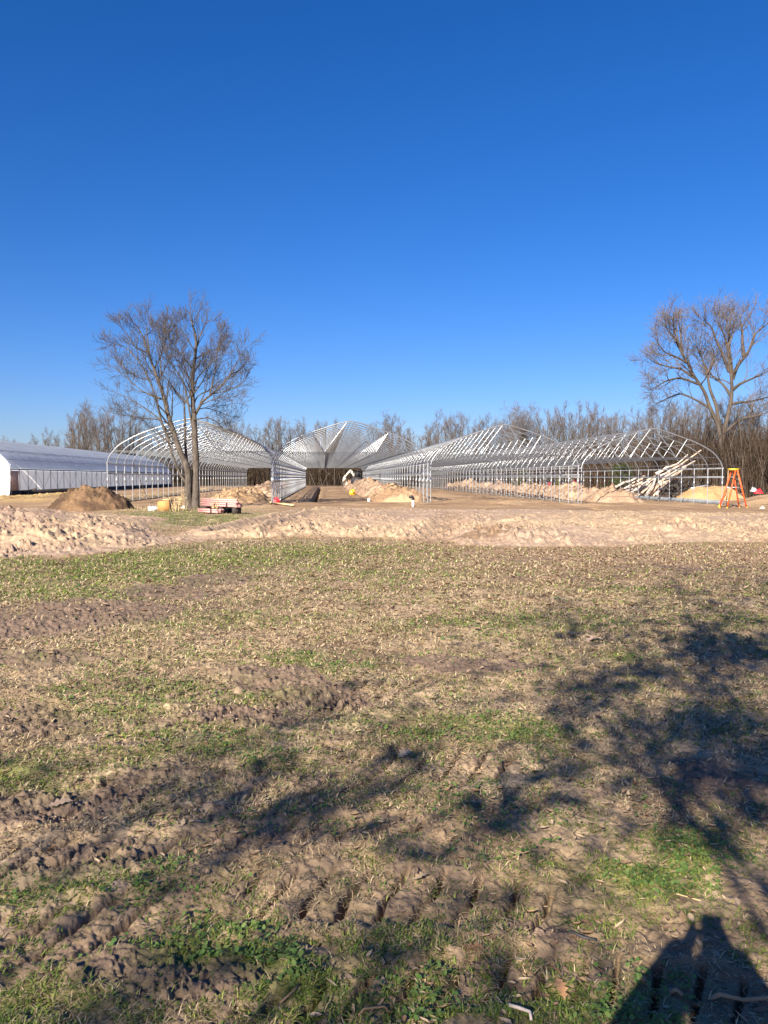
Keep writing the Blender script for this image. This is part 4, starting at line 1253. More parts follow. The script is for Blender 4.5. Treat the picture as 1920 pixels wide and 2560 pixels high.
leafy('evergreen_shrub', 1560, 96, 4.4, 3.2, 0.3, 5200, M['evergreen'], 'dark green evergreen shrub at the wood edge behind the log pile', 'shrub', 4)
leafy('evergreen_shrub', 1752, 82, 3.0, 3.4, 0.4, 3000, M['olive'], 'olive green leafy shrub under the tallest bare tree', 'shrub', 5)
leafy('evergreen_shrub', 1300, 112, 3.6, 2.6, 0.3, 2600, M['olive'], 'dull olive shrub at the wood edge seen through the frame posts', 'shrub', 6)

# ------------------------------------------------------------------ log pile and its tangle
LOGS = [((1530, 1221), (1592, 1194), .14), ((1547, 1229), (1597, 1207), .13), ((1554, 1228), (1641, 1189), .17), ((1568, 1238), (1622, 1202), .11), ((1576, 1241), (1613, 1212), .12),
        ((1588, 1241), (1630, 1216), .12), ((1601, 1240), (1650, 1181), .17), ((1614, 1241), (1648, 1178), .15), ((1622, 1240), (1677, 1180), .18), ((1632, 1240), (1686, 1187), .16),
        ((1640, 1238), (1674, 1199), .15), ((1649, 1212), (1714, 1168), .21), ((1640, 1184), (1696, 1159), .15), ((1658, 1194), (1738, 1152), .10), ((1676, 1176), (1753, 1125), .09),
        ((1684, 1166), (1720, 1136), .09), ((1668, 1180), (1717, 1150), .12), ((1594, 1203), (1614, 1191), .14), ((1560, 1222), (1588, 1204), .09), ((1540, 1236), (1600, 1218), .12),
        ((1604, 1232), (1640, 1196), .12), ((1650, 1190), (1705, 1160), .15), ((1582, 1232), (1634, 1198), .11), ((1626, 1226), (1668, 1184), .13)]
lr = random.Random(9)
LAB = ['thick', 'slender', 'long', 'short', 'crooked', 'straight']
for k, (a, b, r) in enumerate(LOGS):
    da = 66.5 + lr.uniform(-1.2, 1.6)
    pa = at_depth(a[0], a[1], da); pb = at_depth(b[0], b[1], da + lr.uniform(-0.4, 1.8))
    n = 5
    pts = []
    for j in range(n):
        t = j / (n - 1)
        p = pa + (pb - pa) * t + np.array([lr.gauss(0, .05), lr.gauss(0, .05), lr.gauss(0, .05)]) * (0 < j < n - 1)
        pts.append(list(p - pa))
    m = MB(); m.tube(pts, [0.82 * r * (1 - 0.35 * j / (n - 1)) for j in range(n)], 9, True)
    o = m.build('log', (M['log'], M['log_grey'], M['log_bark'])[(k * 7) % 3], None, True)
    o.location = pa
    tag(o, 'pale debarked log in the slanting heap behind the greenhouse frame', 'log', 'logs of the slanting pile')
LAB2 = {14: 'slender pale pole reaching highest out of the log pile', 11: 'thickest white log near the top of the slanting pile', 0: 'pale log lying lowest at the outer end of the slanting pile', 15: 'short thin pole beside the highest pole of the log pile', 13: 'long thin pole leaning out of the log pile, below the highest one'}
logs = [o for o in C.objects if o.name.split('.')[0] == 'log']
for i, s in LAB2.items():
    logs[i]['label'] = s
    del logs[i]['group']
def tangle():
    rnd = random.Random(14)
    m = MB()
    for k in range(46):
        px, py = rnd.uniform(1652, 1745), rnd.uniform(1212, 1240)
        if px > 1700: py = rnd.uniform(1210, 1226)
        p = at_depth(px, py, 67 + rnd.uniform(-1.5, 2.5))
        pts = [list(p)]
        d = [rnd.gauss(0, 1), rnd.gauss(0, .6), rnd.gauss(0, .5)]
        for j in range(4):
            d = [d[q] + rnd.gauss(0, .6) for q in range(3)]
            l = math.sqrt(sum(v * v for v in d))
            pts.append([pts[-1][q] + d[q] / l * 0.38 for q in range(3)])
        r = rnd.uniform(0.03, 0.07)
        m.tube(pts, [r, r, r * .9, r * .8, r * .6], 6)
    for k in range(30):     # the branches it rests on
        px = rnd.uniform(1560, 1730)
        p = at_depth(px, 1230, 68 + rnd.uniform(-1, 2))
        m.tube([[p[0], p[1], -0.4], [p[0] + rnd.gauss(0, .3), p[1], 0.5], [p[0] + rnd.gauss(0, .6), p[1] + rnd.gauss(0, .4), 1.0 + rnd.random()]], [.06, .05, .03], 5)
    o = m.build('brush_pile', M['dark_branch'], None, True)
    tag(o, kind='stuff')
tangle()
pa, pb = at_depth(1727, 1222, 64), at_depth(1768, 1214, 64.5)
m = MB(); m.tube([[0, 0, 0], list(pb - pa)], [0.10, 0.10], 12, True)
o = m.build('grey_pipe', M['aluminium'], None, True); o.location = pa
tag(o, 'grey pipe resting on top of the orange sand pile', 'pipe')

# ------------------------------------------------------------------ step ladder
def ladder():
    D = 45.5
    c = at_depth(1833, 1262, D)
    z = gz(c[0], c[1])
    root = empty('step_ladder', (c[0], c[1], z), math.radians(14))
    tag(root, 'orange A frame step ladder with yellow top standing beside the last greenhouse frame', 'ladder')
    H, hs_, wf, wt = 2.30, 0.72, 0.30, 0.16
    def rail(name, x0, y0, x1, y1, material):
        m = MB(); m.beam((x0, y0, 0.0), (x1, y1, H - 0.04), 0.05, 0.075)
        o = m.build(name, material, root)
        f = MB(); f.box((x0, y0, 0.035), (0.09, 0.07, 0.08)); f.build('foot', M['yellow'], o)
    for s in (-1, 1):
        rail('front_rail', hs_, s * wf, 0.10, s * wt, M['orange'])
        rail('rear_rail', -hs_, s * wf, -0.02, s * wt, M['orange'])
    for k in range(1, 8):
        t = k / 8.0
        m = MB(); w = 2 * (wf + (wt - wf) * t)
        m.box((hs_ + (0.10 - hs_) * t, 0, H * t), (0.09, w - 0.04, 0.03)); m.build('step', M['base_steel'], root)
    for t in (0.2, 0.5, 0.8):
        m = MB(); w = 2 * (wf + (wt - wf) * t)
        m.box((-hs_ + (hs_ - 0.02) * t, 0, H * t), (0.03, w - 0.04, 0.03)); m.build('cross_bar', M['aluminium'], root)
    for s in (-1, 1):
        t = 0.56
        m = MB(); m.box(((hs_ + (0.10 - hs_) * t - hs_ + (hs_ - 0.02) * t) / 2, s * (wf + (wt - wf) * t - 0.03), H * t - 0.05), (0.66, 0.02, 0.035)); m.build('spreader', M['aluminium'], root)
    m = MB(); m.box((-0.04, 0, H), (0.52, 0.40, 0.09)); m.build('top_cap', M['yellow'], root)
ladder()
# wooden stake and straps beside the ladder
pa, pb = at_depth(1816, 1262, 47.3), at_depth(1821, 1174, 47.5)
m = MB(); m.beam((0, 0, 0), pb - pa, 0.05, 0.05); o = m.build('wooden_stake', M['stake']); o.location = pa
tag(o, 'brown wooden stake standing upright just left of the orange ladder', 'stake')
p = at_depth(1807, 1208, 70)
m = MB(); m.tube([[0, 0, -1.3], [0, 0, -1.25], [0, 0, -0.9], [0, 0, -0.5], [0, 0, -0.1], [0, 0, 0.0]], [.26, .29, .30, .30, .29, .25], 16, True)
for zz in (-.9, -.45): m.tube([[0, 0, zz - .02], [0, 0, zz + .02]], [.315, .315], 16, True)
o = m.build('barrel', M['blue'], None, True); o.location = p + np.array([0, 0, 0.55])
tag(o, 'dark blue barrel at the wood edge left of the orange ladder', 'barrel')
# red and yellow tool at the foot of the frame
pa, pb = at_depth(1797, 1268, 45.6), at_depth(1806, 1248, 45.8)
root = empty('red_tool', pa)
tag(root, 'red tool with yellow foot leaning at the base of the last greenhouse frame', 'tool')
m = MB(); m.tube([list((pb - pa) * 0.35), list((pb - pa) * 0.7), list(pb - pa)], [.05, .07, .06], 8, True); m.build('body', M['red'], root, True)
m = MB(); m.tube([[0, 0, 0], list((pb - pa) * 0.36)], [.055, .05], 8, True); m.build('foot', M['yellow'], root, True)
m = MB(); m.tube([list(pb - pa), list((pb - pa) * 1.5 + np.array([.08, 0, 0])), list((pb - pa) * 2.2)], [.025, .02, .02], 6, True); m.build('handle', M['maroon'], root, True)
# crumpled red and white wrapper, pale block
def crumple(name, px, py, dep, s, material, label, cat, seed):
    rnd = np.random.RandomState(seed)
    p = at_depth(px, py, dep)
    n = 7
    V = []
    for i in range(n):
        for j in range(n):
            u, v = i / (n - 1) - .5, j / (n - 1) - .5
            V.append((u * s[0] + rnd.randn() * .07 * s[0], v * s[1] + rnd.randn() * .07 * s[1], s[2] * (1 - 3.2 * max(u * u, v * v)) * (0.6 + 0.7 * rnd.rand())))
    Q = [[i * n + j, (i + 1) * n + j, (i + 1) * n + j + 1, i * n + j + 1] for i in range(n - 1) for j in range(n - 1)]
    o = mesh_obj(name, V, Q, None, material)
    o.location = p
    return tag(o, label, cat)
crumple('red_tarp', 1896, 1236, 58, (0.55, 0.5, 0.42), M['red'], 'crumpled red sheet lying on the brown bank right of the ladder', 'sheet', 3)
crumple('white_sheet', 1884, 1231, 58.2, (0.45, 0.3, 0.40), M['white'], 'crumpled white sheet beside the red one on the brown bank', 'sheet', 4)
p = at_depth(1905, 1272, 44)
crumple('pale_rock', 1905, 1273, 44, (0.3, 0.25, 0.16), M['log'], 'pale rock on the soil in front of the brown bank, right of the ladder', 'rock', 5)

# ------------------------------------------------------------------ things round the lone tree
def cinder_block():
    p = on_ground(383, 1277); z = gz(p[0], p[1])
    root = empty('white_crate', (p[0], p[1], z), 0.1)
    tag(root, 'white crate of grey jars on the grass left of the plywood box', 'crate')
    m = MB()
    for a in ((0, -.14, .10, .40, .02, .20), (0, .14, .10, .40, .02, .20), (-.2, 0, .10, .02, .28, .20), (.2, 0, .10, .02, .28, .20), (0, 0, .012, .40, .28, .02)):
        m.box(a[:3], a[3:])
    m.build('tub', M['white'], root)
    for k in range(3):
        for s in (-.06, .06):
            m = MB(); m.tube([[-.12 + .12 * k, s, .03], [-.12 + .12 * k, s, .24], [-.12 + .12 * k, s, .255]], [.045, .045, .02], 10, True)
            m.build('jar', M['rail'], root, True)
cinder_block()
def plywood_box():
    p = on_ground(414, 1277); z = gz(p[0], p[1])
    root = empty('plywood_box', (p[0], p[1], z), -0.12)
    tag(root, 'orange plywood box with a slanted side standing left of the lone tree', 'box')
    m = MB()
    m.raw([(-.33, -.2, 0), (.27, -.2, .0), (.22, -.2, .52), (-.28, -.2, .46), (-.33, -.18, 0), (.27, -.18, 0), (.22, -.18, .52), (-.28, -.18, .46)],
          [[0, 1, 2, 3], [5, 4, 7, 6], [0, 3, 7, 4], [1, 5, 6, 2], [3, 2, 6, 7], [0, 4, 5, 1]])
    m.build('front_panel', M['plywood'], root)
    m = MB()
    m.raw([(.275, -.2, 0), (.275, .2, 0), (.225, .2, .52), (.225, -.2, .52), (.295, -.2, 0), (.295, .2, 0), (.245, .2, .52), (.245, -.2, .52)],
          [[0, 1, 2, 3], [5, 4, 7, 6], [0, 3, 7, 4], [1, 5, 6, 2], [3, 2, 6, 7], [0, 4, 5, 1]])
    m.build('side_panel', M['dark_wood'], root)
    m = MB(); m.box((-.30, 0.01, .23), (.02, .36, .44)); m.build('side_panel', M['plywood'], root)
    m = MB(); m.box((-.03, .2, .24), (.54, .02, .46)); m.build('back_panel', M['plywood'], root)
    m = MB(); m.box((.10, 0, .545), (.34, .34, .03)); m.build('lid', M['lumber'], root)
plywood_box()
def board_stack():
    a, b = on_ground(500, 1281), on_ground(612, 1287)
    z = gz((a[0] + b[0]) / 2, (a[1] + b[1]) / 2)
    ang = math.atan2(b[1] - a[1], b[0] - a[0])
    L = 2.5
    c = (a + b) / 2
    for (lev, off, ln, n, lab) in ((0.08, -0.15, 1.35, 3, 'lower bundle of pink boards on the ground right of the lone tree'), (0.34, 0.12, 2.5, 4, 'upper bundle of pink boards bound with black straps right of the lone tree')):
        root = empty('board_bundle', (c[0] + off * 3 * (1 if lev < .2 else 0) , c[1], z), ang)
        tag(root, lab, 'boards')
        for k in range(n):
            for j in range(2):
                m = MB(); m.box((R.uniform(-.06, .06), -.12 + .12 * (k % 3), lev + .085 * j + (0 if k < 3 else .17)), (ln, .112, .075))
                m.build('board', M['pink_board'], root)
        for q in ((-.1, .25) if lev > .2 else (0.2,)):
            m = MB()
            m.box((q * ln, 0, lev + .14), (.08, .40, .02)); m.box((q * ln, -.195, lev + .02), (.08, .012, .26)); m.box((q * ln, .195, lev + .02), (.08, .012, .26)); m.box((q * ln, 0, lev - .105), (.08, .40, .012))
            m.build('strap', M['black'], root)
        if lev > .2:
            for q in (-.42, .05, .42):
                m = MB(); m.box((q * ln, 0, .14 if abs(q) > .1 else .15), (.10, .40, .28)); m.build('support_block', M['dark_wood'], root)
board_stack()
p = on_ground(576, 1282)
z = gz(p[0], p[1])
m = MB()
m.tube([[0, 0, 0], [0, 0, .02], [0, 0, .26], [0, 0, .28], [0, 0, .265], [0, 0, .03]], [.10, .11, .14, .145, .13, .10], 16, True)
o = m.build('bucket', M['black'], None, True); o.location = (p[0], p[1], z)
tag(o, 'black bucket standing in front of the pink boards', 'bucket')
p = on_ground(591, 1283)
m = MB(); m.tube([[0, 0, 0], [0, 0, .01], [0, 0, .16], [0, 0, .17], [0, 0, .19]], [.05, .055, .055, .03, .03], 12, True)
o = m.build('white_bottle', M['white'], None, True); o.location = (p[0], p[1], gz(p[0], p[1]))
tag(o, 'small white bottle on the soil beside the black bucket', 'bottle')
for (x0, y0, x1, y1, lab) in ((671, 1257, 682, 1260, 'short yellow board end just left of the long yellow plank'), (683, 1260, 733, 1268, 'long yellow plank lying at the near corner of the trench frame')):
    a, b = on_ground(x0, y0), on_ground(x1, y1)
    a[2] = gz(a[0], a[1]) + .10; b[2] = gz(b[0], b[1]) + .10
    m = MB(); m.beam((0, 0, 0), b - a, .16, .06)
    o = m.build('wood_plank', M['lumber']); o.location = a
    tag(o, lab, 'plank')
def fuel_can():
    p = on_ground(691, 1260); z = gz(p[0], p[1])
    root = empty('fuel_can', (p[0], p[1], z), 0.3)
    tag(root, 'red fuel can on the ground at the near corner of the trench frame', 'fuel can')
    m = MB()
    m.raw([(-.22, -.12, 0), (.22, -.12, 0), (.22, .12, 0), (-.22, .12, 0), (-.22, -.12, .26), (.22, -.12, .20), (.22, .12, .20), (-.22, .12, .26), (-.10, -.08, .36), (.10, -.08, .34), (.10, .08, .34), (-.10, .08, .36)],
          [[3, 2, 1, 0], [0, 1, 5, 4], [1, 2, 6, 5], [2, 3, 7, 6], [3, 0, 4, 7], [4, 5, 9, 8], [5, 6, 10, 9], [6, 7, 11, 10], [7, 4, 8, 11], [8, 9, 10, 11]])
    m.build('body', M['red'], root)
    m = MB(); m.tube([[-.12, 0, .35], [-.08, 0, .42], [.08, 0, .41], [.12, 0, .32]], .018, 6); m.build('handle', M['red'], root, True)
    m = MB(); m.tube([[.17, 0, .2], [.24, 0, .30], [.28, 0, .33]], [.03, .022, .018], 8, True); m.build('spout', M['white'], root, True)
fuel_can()
def dry_weeds(px, py, n, h, label, seed):
    rnd = random.Random(seed)
    p = on_ground(px, py); z = gz(p[0], p[1])
    m = MB()
    for k in range(n):
        x, y = rnd.gauss(0, .10), rnd.gauss(0, .10)
        a = rnd.random() * 6.28; l = h * rnd.uniform(.5, 1.1); t = rnd.uniform(.05, .35)
        e = [x + math.cos(a) * t * l, y + math.sin(a) * t * l, l]
        m.tube([[x, y, -.02], [x + (e[0] - x) * .4, y + (e[1] - y) * .4, l * .55], e], [.010, .009, .004], 4)
        for q in range(4):
            b = rnd.random() * 6.28
            m.tube([e, [e[0] + math.cos(b) * .05, e[1] + math.sin(b) * .05, e[2] + .05], [e[0] + math.cos(b) * .09, e[1] + math.sin(b) * .09, e[2] + .06]], [.006, .008, .004], 3)
    o = m.build('dry_weed', M['lumber']); o.location = (p[0], p[1], z)
    tag(o, label, 'weed')
dry_weeds(437, 1277, 14, .62, 'clump of dry tan weed stalks right of the plywood box', 1)
dry_weeds(452, 1276, 12, .70, 'taller dry weed clump close to the foot of the lone tree', 2)
dry_weeds(543, 1284, 20, .45, 'bushy dry weed clump in front of the pink boards', 3)
crumple('white_sheet', 464, 1275, 38.3, (.5, .3, .2), M['cream'], 'pale sheet of scrap on the ground just left of the lone tree foot', 'sheet', 6)

# ------------------------------------------------------------------ small things near the frames
p = on_ground(922, 1254)
m = MB(); m.tube([[0, 0, 0], [0, 0, .01], [0, 0, .30], [0, 0, .31], [0, 0, .30], [0, 0, .04]], [.13, .14, .165, .17, .15, .13], 16, True)
o = m.build('bucket', M['white'], None, True); o.location = (p[0], p[1], gz(p[0], p[1]))
o.scale = (0.6, 0.6, 0.6)
tag(o, 'white bucket on the soil at the foot of the near spoil heap', 'bucket')
p = at_depth(881, 1236, 66)
root = empty('yellow_barrow', (p[0], p[1], gz(p[0], p[1])))
tag(root, 'bright yellow sack with dark tied neck left of the long spoil heap', 'sack')
m = MB(); m.tube([[0, 0, 0], [0, 0, .05], [0, 0, .3], [.02, 0, .6], [.03, 0, .82]], [.30, .42, .45, .36, .12], 12, True); m.build('bag', M['yellow'], root, True)
m = MB(); m.tube([[.03, 0, .82], [.05, 0, .90], [.10, 0, 1.0]], [.09, .07, .12], 10, True); m.build('neck', M['dark_wood'], root, True)
root.name = 'yellow_sack'
root.scale = (0.62, 0.62, 0.66)
p = on_ground(1031, 1268); z = gz(p[0], p[1])
root = empty('standpipe', (p[0], p[1], z))
tag(root, 'short white water pipe with black elbow standing in the soil strip', 'standpipe')
m = MB(); m.tube([[.03, 0, -.1], [.03, 0, .38]], .06, 12, True); m.build('pipe', M['white'], root, True)
m = MB(); m.tube([[.03, 0, .36], [.03, 0, .46], [-.02, 0, .53], [-.12, 0, .52], [-.16, 0, .46]], [.075, .08, .08, .075, .07], 12, True); m.build('elbow', M['black'], root, True)

def excavator():
    D = 96.0
    b = at_depth(893, 1215, D)
    z = gz(b[0], b[1])
    root = empty('excavator', (b[0], b[1], z), 0.0)
    tag(root, 'small dark excavator with pale bent arm behind the long spoil heap', 'excavator')
    def track(y):
        m = MB()
        pts = []
        for k in range(25):
            a = 2 * PI * k / 24
            pts.append((0.75 * (1 if math.cos(a) > 0 else -1) * min(1, abs(math.cos(a)) * 1.4) + 0.22 * math.cos(a), 0.26 + 0.26 * max(-1, min(1, math.sin(a) * 1.3))))
        V, Q = [], []
        for (x, zz) in pts:
            V += [(x, y - .16, zz), (x, y + .16, zz)]
        for k in range(24):
            Q.append([2 * k, 2 * k + 1, 2 * k + 3, 2 * k + 2])
        n0 = len(V)
        V += [(0, y - .16, .26), (0, y + .16, .26)]
        T = [[n0, 2 * k, 2 * k + 2] for k in range(24)] + [[n0 + 1, 2 * k + 3, 2 * k + 1] for k in range(24)]
        m.raw(V, Q, T); m.build('track', M['machine'], root)
    track(-.6); track(.6)
    m = MB()
    n = 20
    for (z0, z1, r0, r1) in ((.55, .72, .95, 1.02), (.72, 1.35, 1.02, 1.0), (1.35, 1.55, 1.0, .8)):
        pass
    m.tube([[0.15, 0, .52], [0.15, 0, .72], [0.15, 0, 1.30], [0.15, 0, 1.52], [0.15, 0, 1.60]], [.80, .95, .95, .80, .5], n, True)
    m.build('body', M['machine'], root, True)
    m = MB()
    for sx in (-.35, .45):
        for sy in (-.42, .42):
            m.tube([[sx, sy, 1.5], [sx * .9, sy * .9, 2.35]], .04, 6, True)
    m.box((.05, 0, 2.4), (1.0, .95, .09))
    m.build('cab_frame', M['machine'], root)
    m = MB(); m.box((.05, 0, 1.92), (.72, .72, .80)); m.build('cab_window', M['black'], root)
    def arm(name, pts, w):
        m = MB()
        for a, c in zip(pts[:-1], pts[1:]): m.beam(a, c, .2, w)
        m.build(name, M['cream'], root)
    arm('boom', [(-.25, 0, 1.65), (-.85, 0, 2.42)], .24)
    arm('stick', [(-.78, 0, 2.46), (-1.62, 0, 1.55)], .22)
    m = MB()
    m.raw([(-1.75, -.35, 1.55), (-1.35, -.35, 1.45), (-1.25, -.35, .75), (-1.62, -.35, .35), (-1.85, -.35, .9), (-1.75, .35, 1.55), (-1.35, .35, 1.45), (-1.25, .35, .75), (-1.62, .35, .35), (-1.85, .35, .9)],
          [[0, 1, 6, 5], [0, 5, 9, 4], [4, 9, 8, 3], [1, 2, 3, 4], [6, 9, 8, 7]], [[0, 4, 1], [5, 6, 9]])
    m.build('bucket', M['cream'], root)
    m = MB(); m.tube([[-.4, -.1, 1.5], [-.72, -.1, 2.15]], .05, 8, True); m.build('hydraulic_ram', M['aluminium'], root)
excavator()

def wagon():
    D = 84.0
    b = at_depth(1402, 1225, D)
    z = gz(b[0], b[1])
    root = empty('farm_wagon', (b[0], b[1], z), math.radians(-8))
    tag(root, 'faded green farm wagon with rails, half hidden behind the longest spoil heap', 'wagon')
    m = MB(); m.box((0, 0, .85), (2.6, 1.4, .10)); m.build('deck', M['green_paint'], root)
    m = MB()
    for zz in (1.25, 1.52):
        for y in (-.68, .68):
            m = MB(); m.box((0, y, zz), (2.6, .05, .07)); m.build('side_rail', M['machine'], root)
    for x in (-1.2, -.4, .4, 1.2):
        for y in (-.72, .72):
            m = MB(); m.box((x, y, 1.2), (.07, .05, .75)); m.build('stake_post', M['green_paint'], root)
    for x in (-.8, .8):
        for y in (-.62, .62):
            m = MB(); m.tube([[x, y - .11, .38], [x, y + .11, .38]], [.38, .38], 18, True); o = m.build('wheel', M['black'], root, True)
            m = MB(); m.tube([[x, y - .125, .38], [x, y + .125, .38]], [.18, .18], 12, True); m.build('rim', M['cream'], o, True)
    m = MB(); m.tube([[.75, -.78, 1.60], [.75, -.86, 1.60]], [.10, .11], 12, True); m.build('lamp', M['white'], root, True)
    m = MB(); m.tube([[-1.3, 0, .7], [-2.2, 0, .5]], .05, 8, True); m.build('drawbar', M['machine'], root)
wagon()
p = at_depth(1372, 1222, 82)
root = empty('dark_machine', (p[0], p[1], gz(p[0], p[1])))
tag(root, 'dark maroon engine on a skid left of the green farm wagon', 'engine')
m = MB(); m.box((0, 0, .6), (.55, .7, .5)); m.box((.02, 0, 1.05), (.4, .5, .42)); m.build('engine_block', M['maroon'], root)
m = MB(); m.tube([[.1, 0, 1.2], [.1, 0, 1.72], [.0, 0, 1.78], [-.12, 0, 1.78]], .05, 8, True); m.build('exhaust', M['machine'], root, True)
m = MB(); m.box((0, -.3, .2), (.9, .1, .3)); m.box((0, .3, .2), (.9, .1, .3)); m.build('skid', M['machine'], root)
crumple('maroon_tarp', 1437, 1215, 80, (0.8, .8, .55), M['maroon'], 'crumpled maroon tarp on the far side of the longest spoil heap', 'tarp', 8)
o = C.objects['maroon_tarp']; o.location.z = 0.75
m = MB(); m.box((0, 0, -.55), (.7, .7, 1.0)); o2 = m.build('wooden_crate', M['stake']); o2.location = o.location
tag(o2, 'wooden crate under the crumpled maroon tarp', 'crate')

# ------------------------------------------------------------------ the photographer and the trees behind, whose shadows fall on the lawn
def skin(name, verts, edges, radii, material, parent=None, sub=2, root_i=0):
    me = bpy.data.meshes.new(name)
    me.from_pydata(verts, edges, [])
    o = bpy.data.objects.new(name, me)
    C.objects.link(o)
    if parent: o.parent = parent
    md = o.modifiers.new('skin', 'SKIN')
    sk = me.skin_vertices[0].data if me.skin_vertices else None
    if sk is None:
        bpy.context.view_layer.update()
        bm_ = None
    for i, r in enumerate(radii):
        v = me.skin_vertices[0].data[i]
        v.radius = (r if hasattr(r, '__len__') else (r, r))
        v.use_root = (i == root_i)
    sb = o.modifiers.new('sub', 'SUBSURF'); sb.levels = sub; sb.render_levels = sub
    me.materials.append(material)
    return o

def person():
    g0 = gz(0, -0.42)
    turn = YAW + math.radians(19)
    root = empty('person', (-0.48 * math.sin(turn), -0.48 * math.cos(turn), g0), -turn)
    tag(root, 'person in dark jacket and jeans holding up a phone with both hands', 'person')
    # body in skin: head, neck, torso, arms to the phone, legs
    V = [(0, -.02, .86), (0, -.02, 1.02), (0, -.02, 1.22), (0, .01, 1.37), (0, .03, 1.44), (0, .04, 1.54),
         (-.19, -.02, 1.27), (-.25, .14, 1.12), (-.07, .46, 1.475), (.19, -.02, 1.27), (.25, .14, 1.12), (.07, .46, 1.475),
         (-.11, -.02, .82), (-.13, .02, .46), (-.14, -.02, .09), (-.14, .12, .05), (.11, -.02, .82), (.13, .02, .46), (.14, -.02, .09), (.14, .12, .05),
         (-.16, .30, 1.31), (.16, .30, 1.31), (-.09, .42, 1.44), (.09, .42, 1.44)]
    E = [(0, 1), (1, 2), (2, 3), (3, 4), (4, 5), (2, 6), (6, 7), (7, 20), (20, 22), (22, 8), (2, 9), (9, 10), (10, 21), (21, 23), (23, 11), (0, 12), (12, 13), (13, 14), (14, 15), (0, 16), (16, 17), (17, 18), (18, 19)]
    Rr = [(.24, .16), (.25, .17), (.25, .17), .13, .08, .07, .15, .12, .035, .15, .12, .035, .095, .065, .045, .038, .095, .065, .045, .038, .095, .095, .05, .05]
    skin('body', V, E, Rr, M['jacket'], root, 2, 0)
    # head with face
    m = MB()
    n, k_ = 20, 14
    Vh = []
    for j in range(k_):
        th = PI * j / (k_ - 1)
        for i in range(n):
            ph = 2 * PI * i / n
            x, y, z = .078 * math.sin(th) * math.cos(ph), .098 * math.sin(th) * math.sin(ph), .118 * math.cos(th)
            if z < -.03: x *= 1 - 1.8 * (-z - .03); 
            if abs(ph - PI / 2) < .35 and -.03 < z < .02: y += .022 * (1 - abs(ph - PI / 2) / .35)
            Vh.append((x, y + .03, z + 1.53))
    Q = [[j * n + i, j * n + (i + 1) % n, (j + 1) * n + (i + 1) % n, (j + 1) * n + i] for j in range(k_ - 1) for i in range(n)]
    h = mesh_obj('head', Vh, Q, None, M['skin'], root, True)
    for s in (-1, 1):
        m = MB(); m.tube([[s * .03, .115, 1.545], [s * .03, .124, 1.545]], [.012, .009], 10, True); m.build('eye', M['white'], h, True)
        m = MB(); m.tube([[s * .078, .03, 1.555], [s * .088, .02, 1.535], [s * .08, .03, 1.50]], [.012, .016, .010], 8, True); m.build('ear', M['skin'], h, True)
    m = MB(); m.tube([[-.025, .115, 1.475], [0, .124, 1.472], [.025, .115, 1.475]], [.005, .008, .005], 6, True); m.build('mouth', M['maroon'], h, True)
    Vc = [(v[0] * 1.28, (v[1] - .03) * 1.25 + .012, (v[2] - 1.53) * 1.25 + 1.545) for v in Vh if v[2] > 1.53][: n * 7]
    rows = len(Vc) // n
    Qc = [[j * n + i, j * n + (i + 1) % n, (j + 1) * n + (i + 1) % n, (j + 1) * n + i] for j in range(rows - 1) for i in range(n)]
    mesh_obj('hair', Vc[: rows * n], Qc, None, M['hair'], root, True)
    # hands closed round the phone's sides
    for s in (-1, 1):
        V = [(s * .065, .355, 1.46), (s * .055, .375, 1.485)]
        E = [(0, 1)]; Rr = [(.028, .016), (.03, .016)]
        for f in range(4):
            i0 = len(V)
            zf = 1.505 - .019 * f
            ln = (.9, 1.0, .95, .75)[f]
            V += [(s * .052, .395, zf), (s * (.048), .425, zf + .004), (s * (.045 - .018 * ln), .428, zf + .006)]
            E += [(1, i0), (i0, i0 + 1), (i0 + 1, i0 + 2)]; Rr += [.0095, .0085, .0075]
        i0 = len(V)
        V += [(s * .045, .355, 1.49), (s * .032, .368, 1.512), (s * .018, .372, 1.525)]
        E += [(0, i0), (i0, i0 + 1), (i0 + 1, i0 + 2)]; Rr += [.012, .010, .0085]
        V = [(v[0], v[1] + .075, v[2]) for v in V]
        skin('hand', V, E, Rr, M['skin'], root, 2, 0)
person()
m = MB()
m.box((0, 0, 0), (0.076, 0.009, 0.155))
ph_ = m.build('phone', M['black'])
ph_.location = (0.0, -0.030, 1.49)
ph_.rotation_euler = (-PITCH, 0, -YAW)
bv = ph_.modifiers.new('bevel', 'BEVEL'); bv.width = 0.004; bv.segments = 3
tag(ph_, 'black phone held upright in both hands of the person', 'phone')

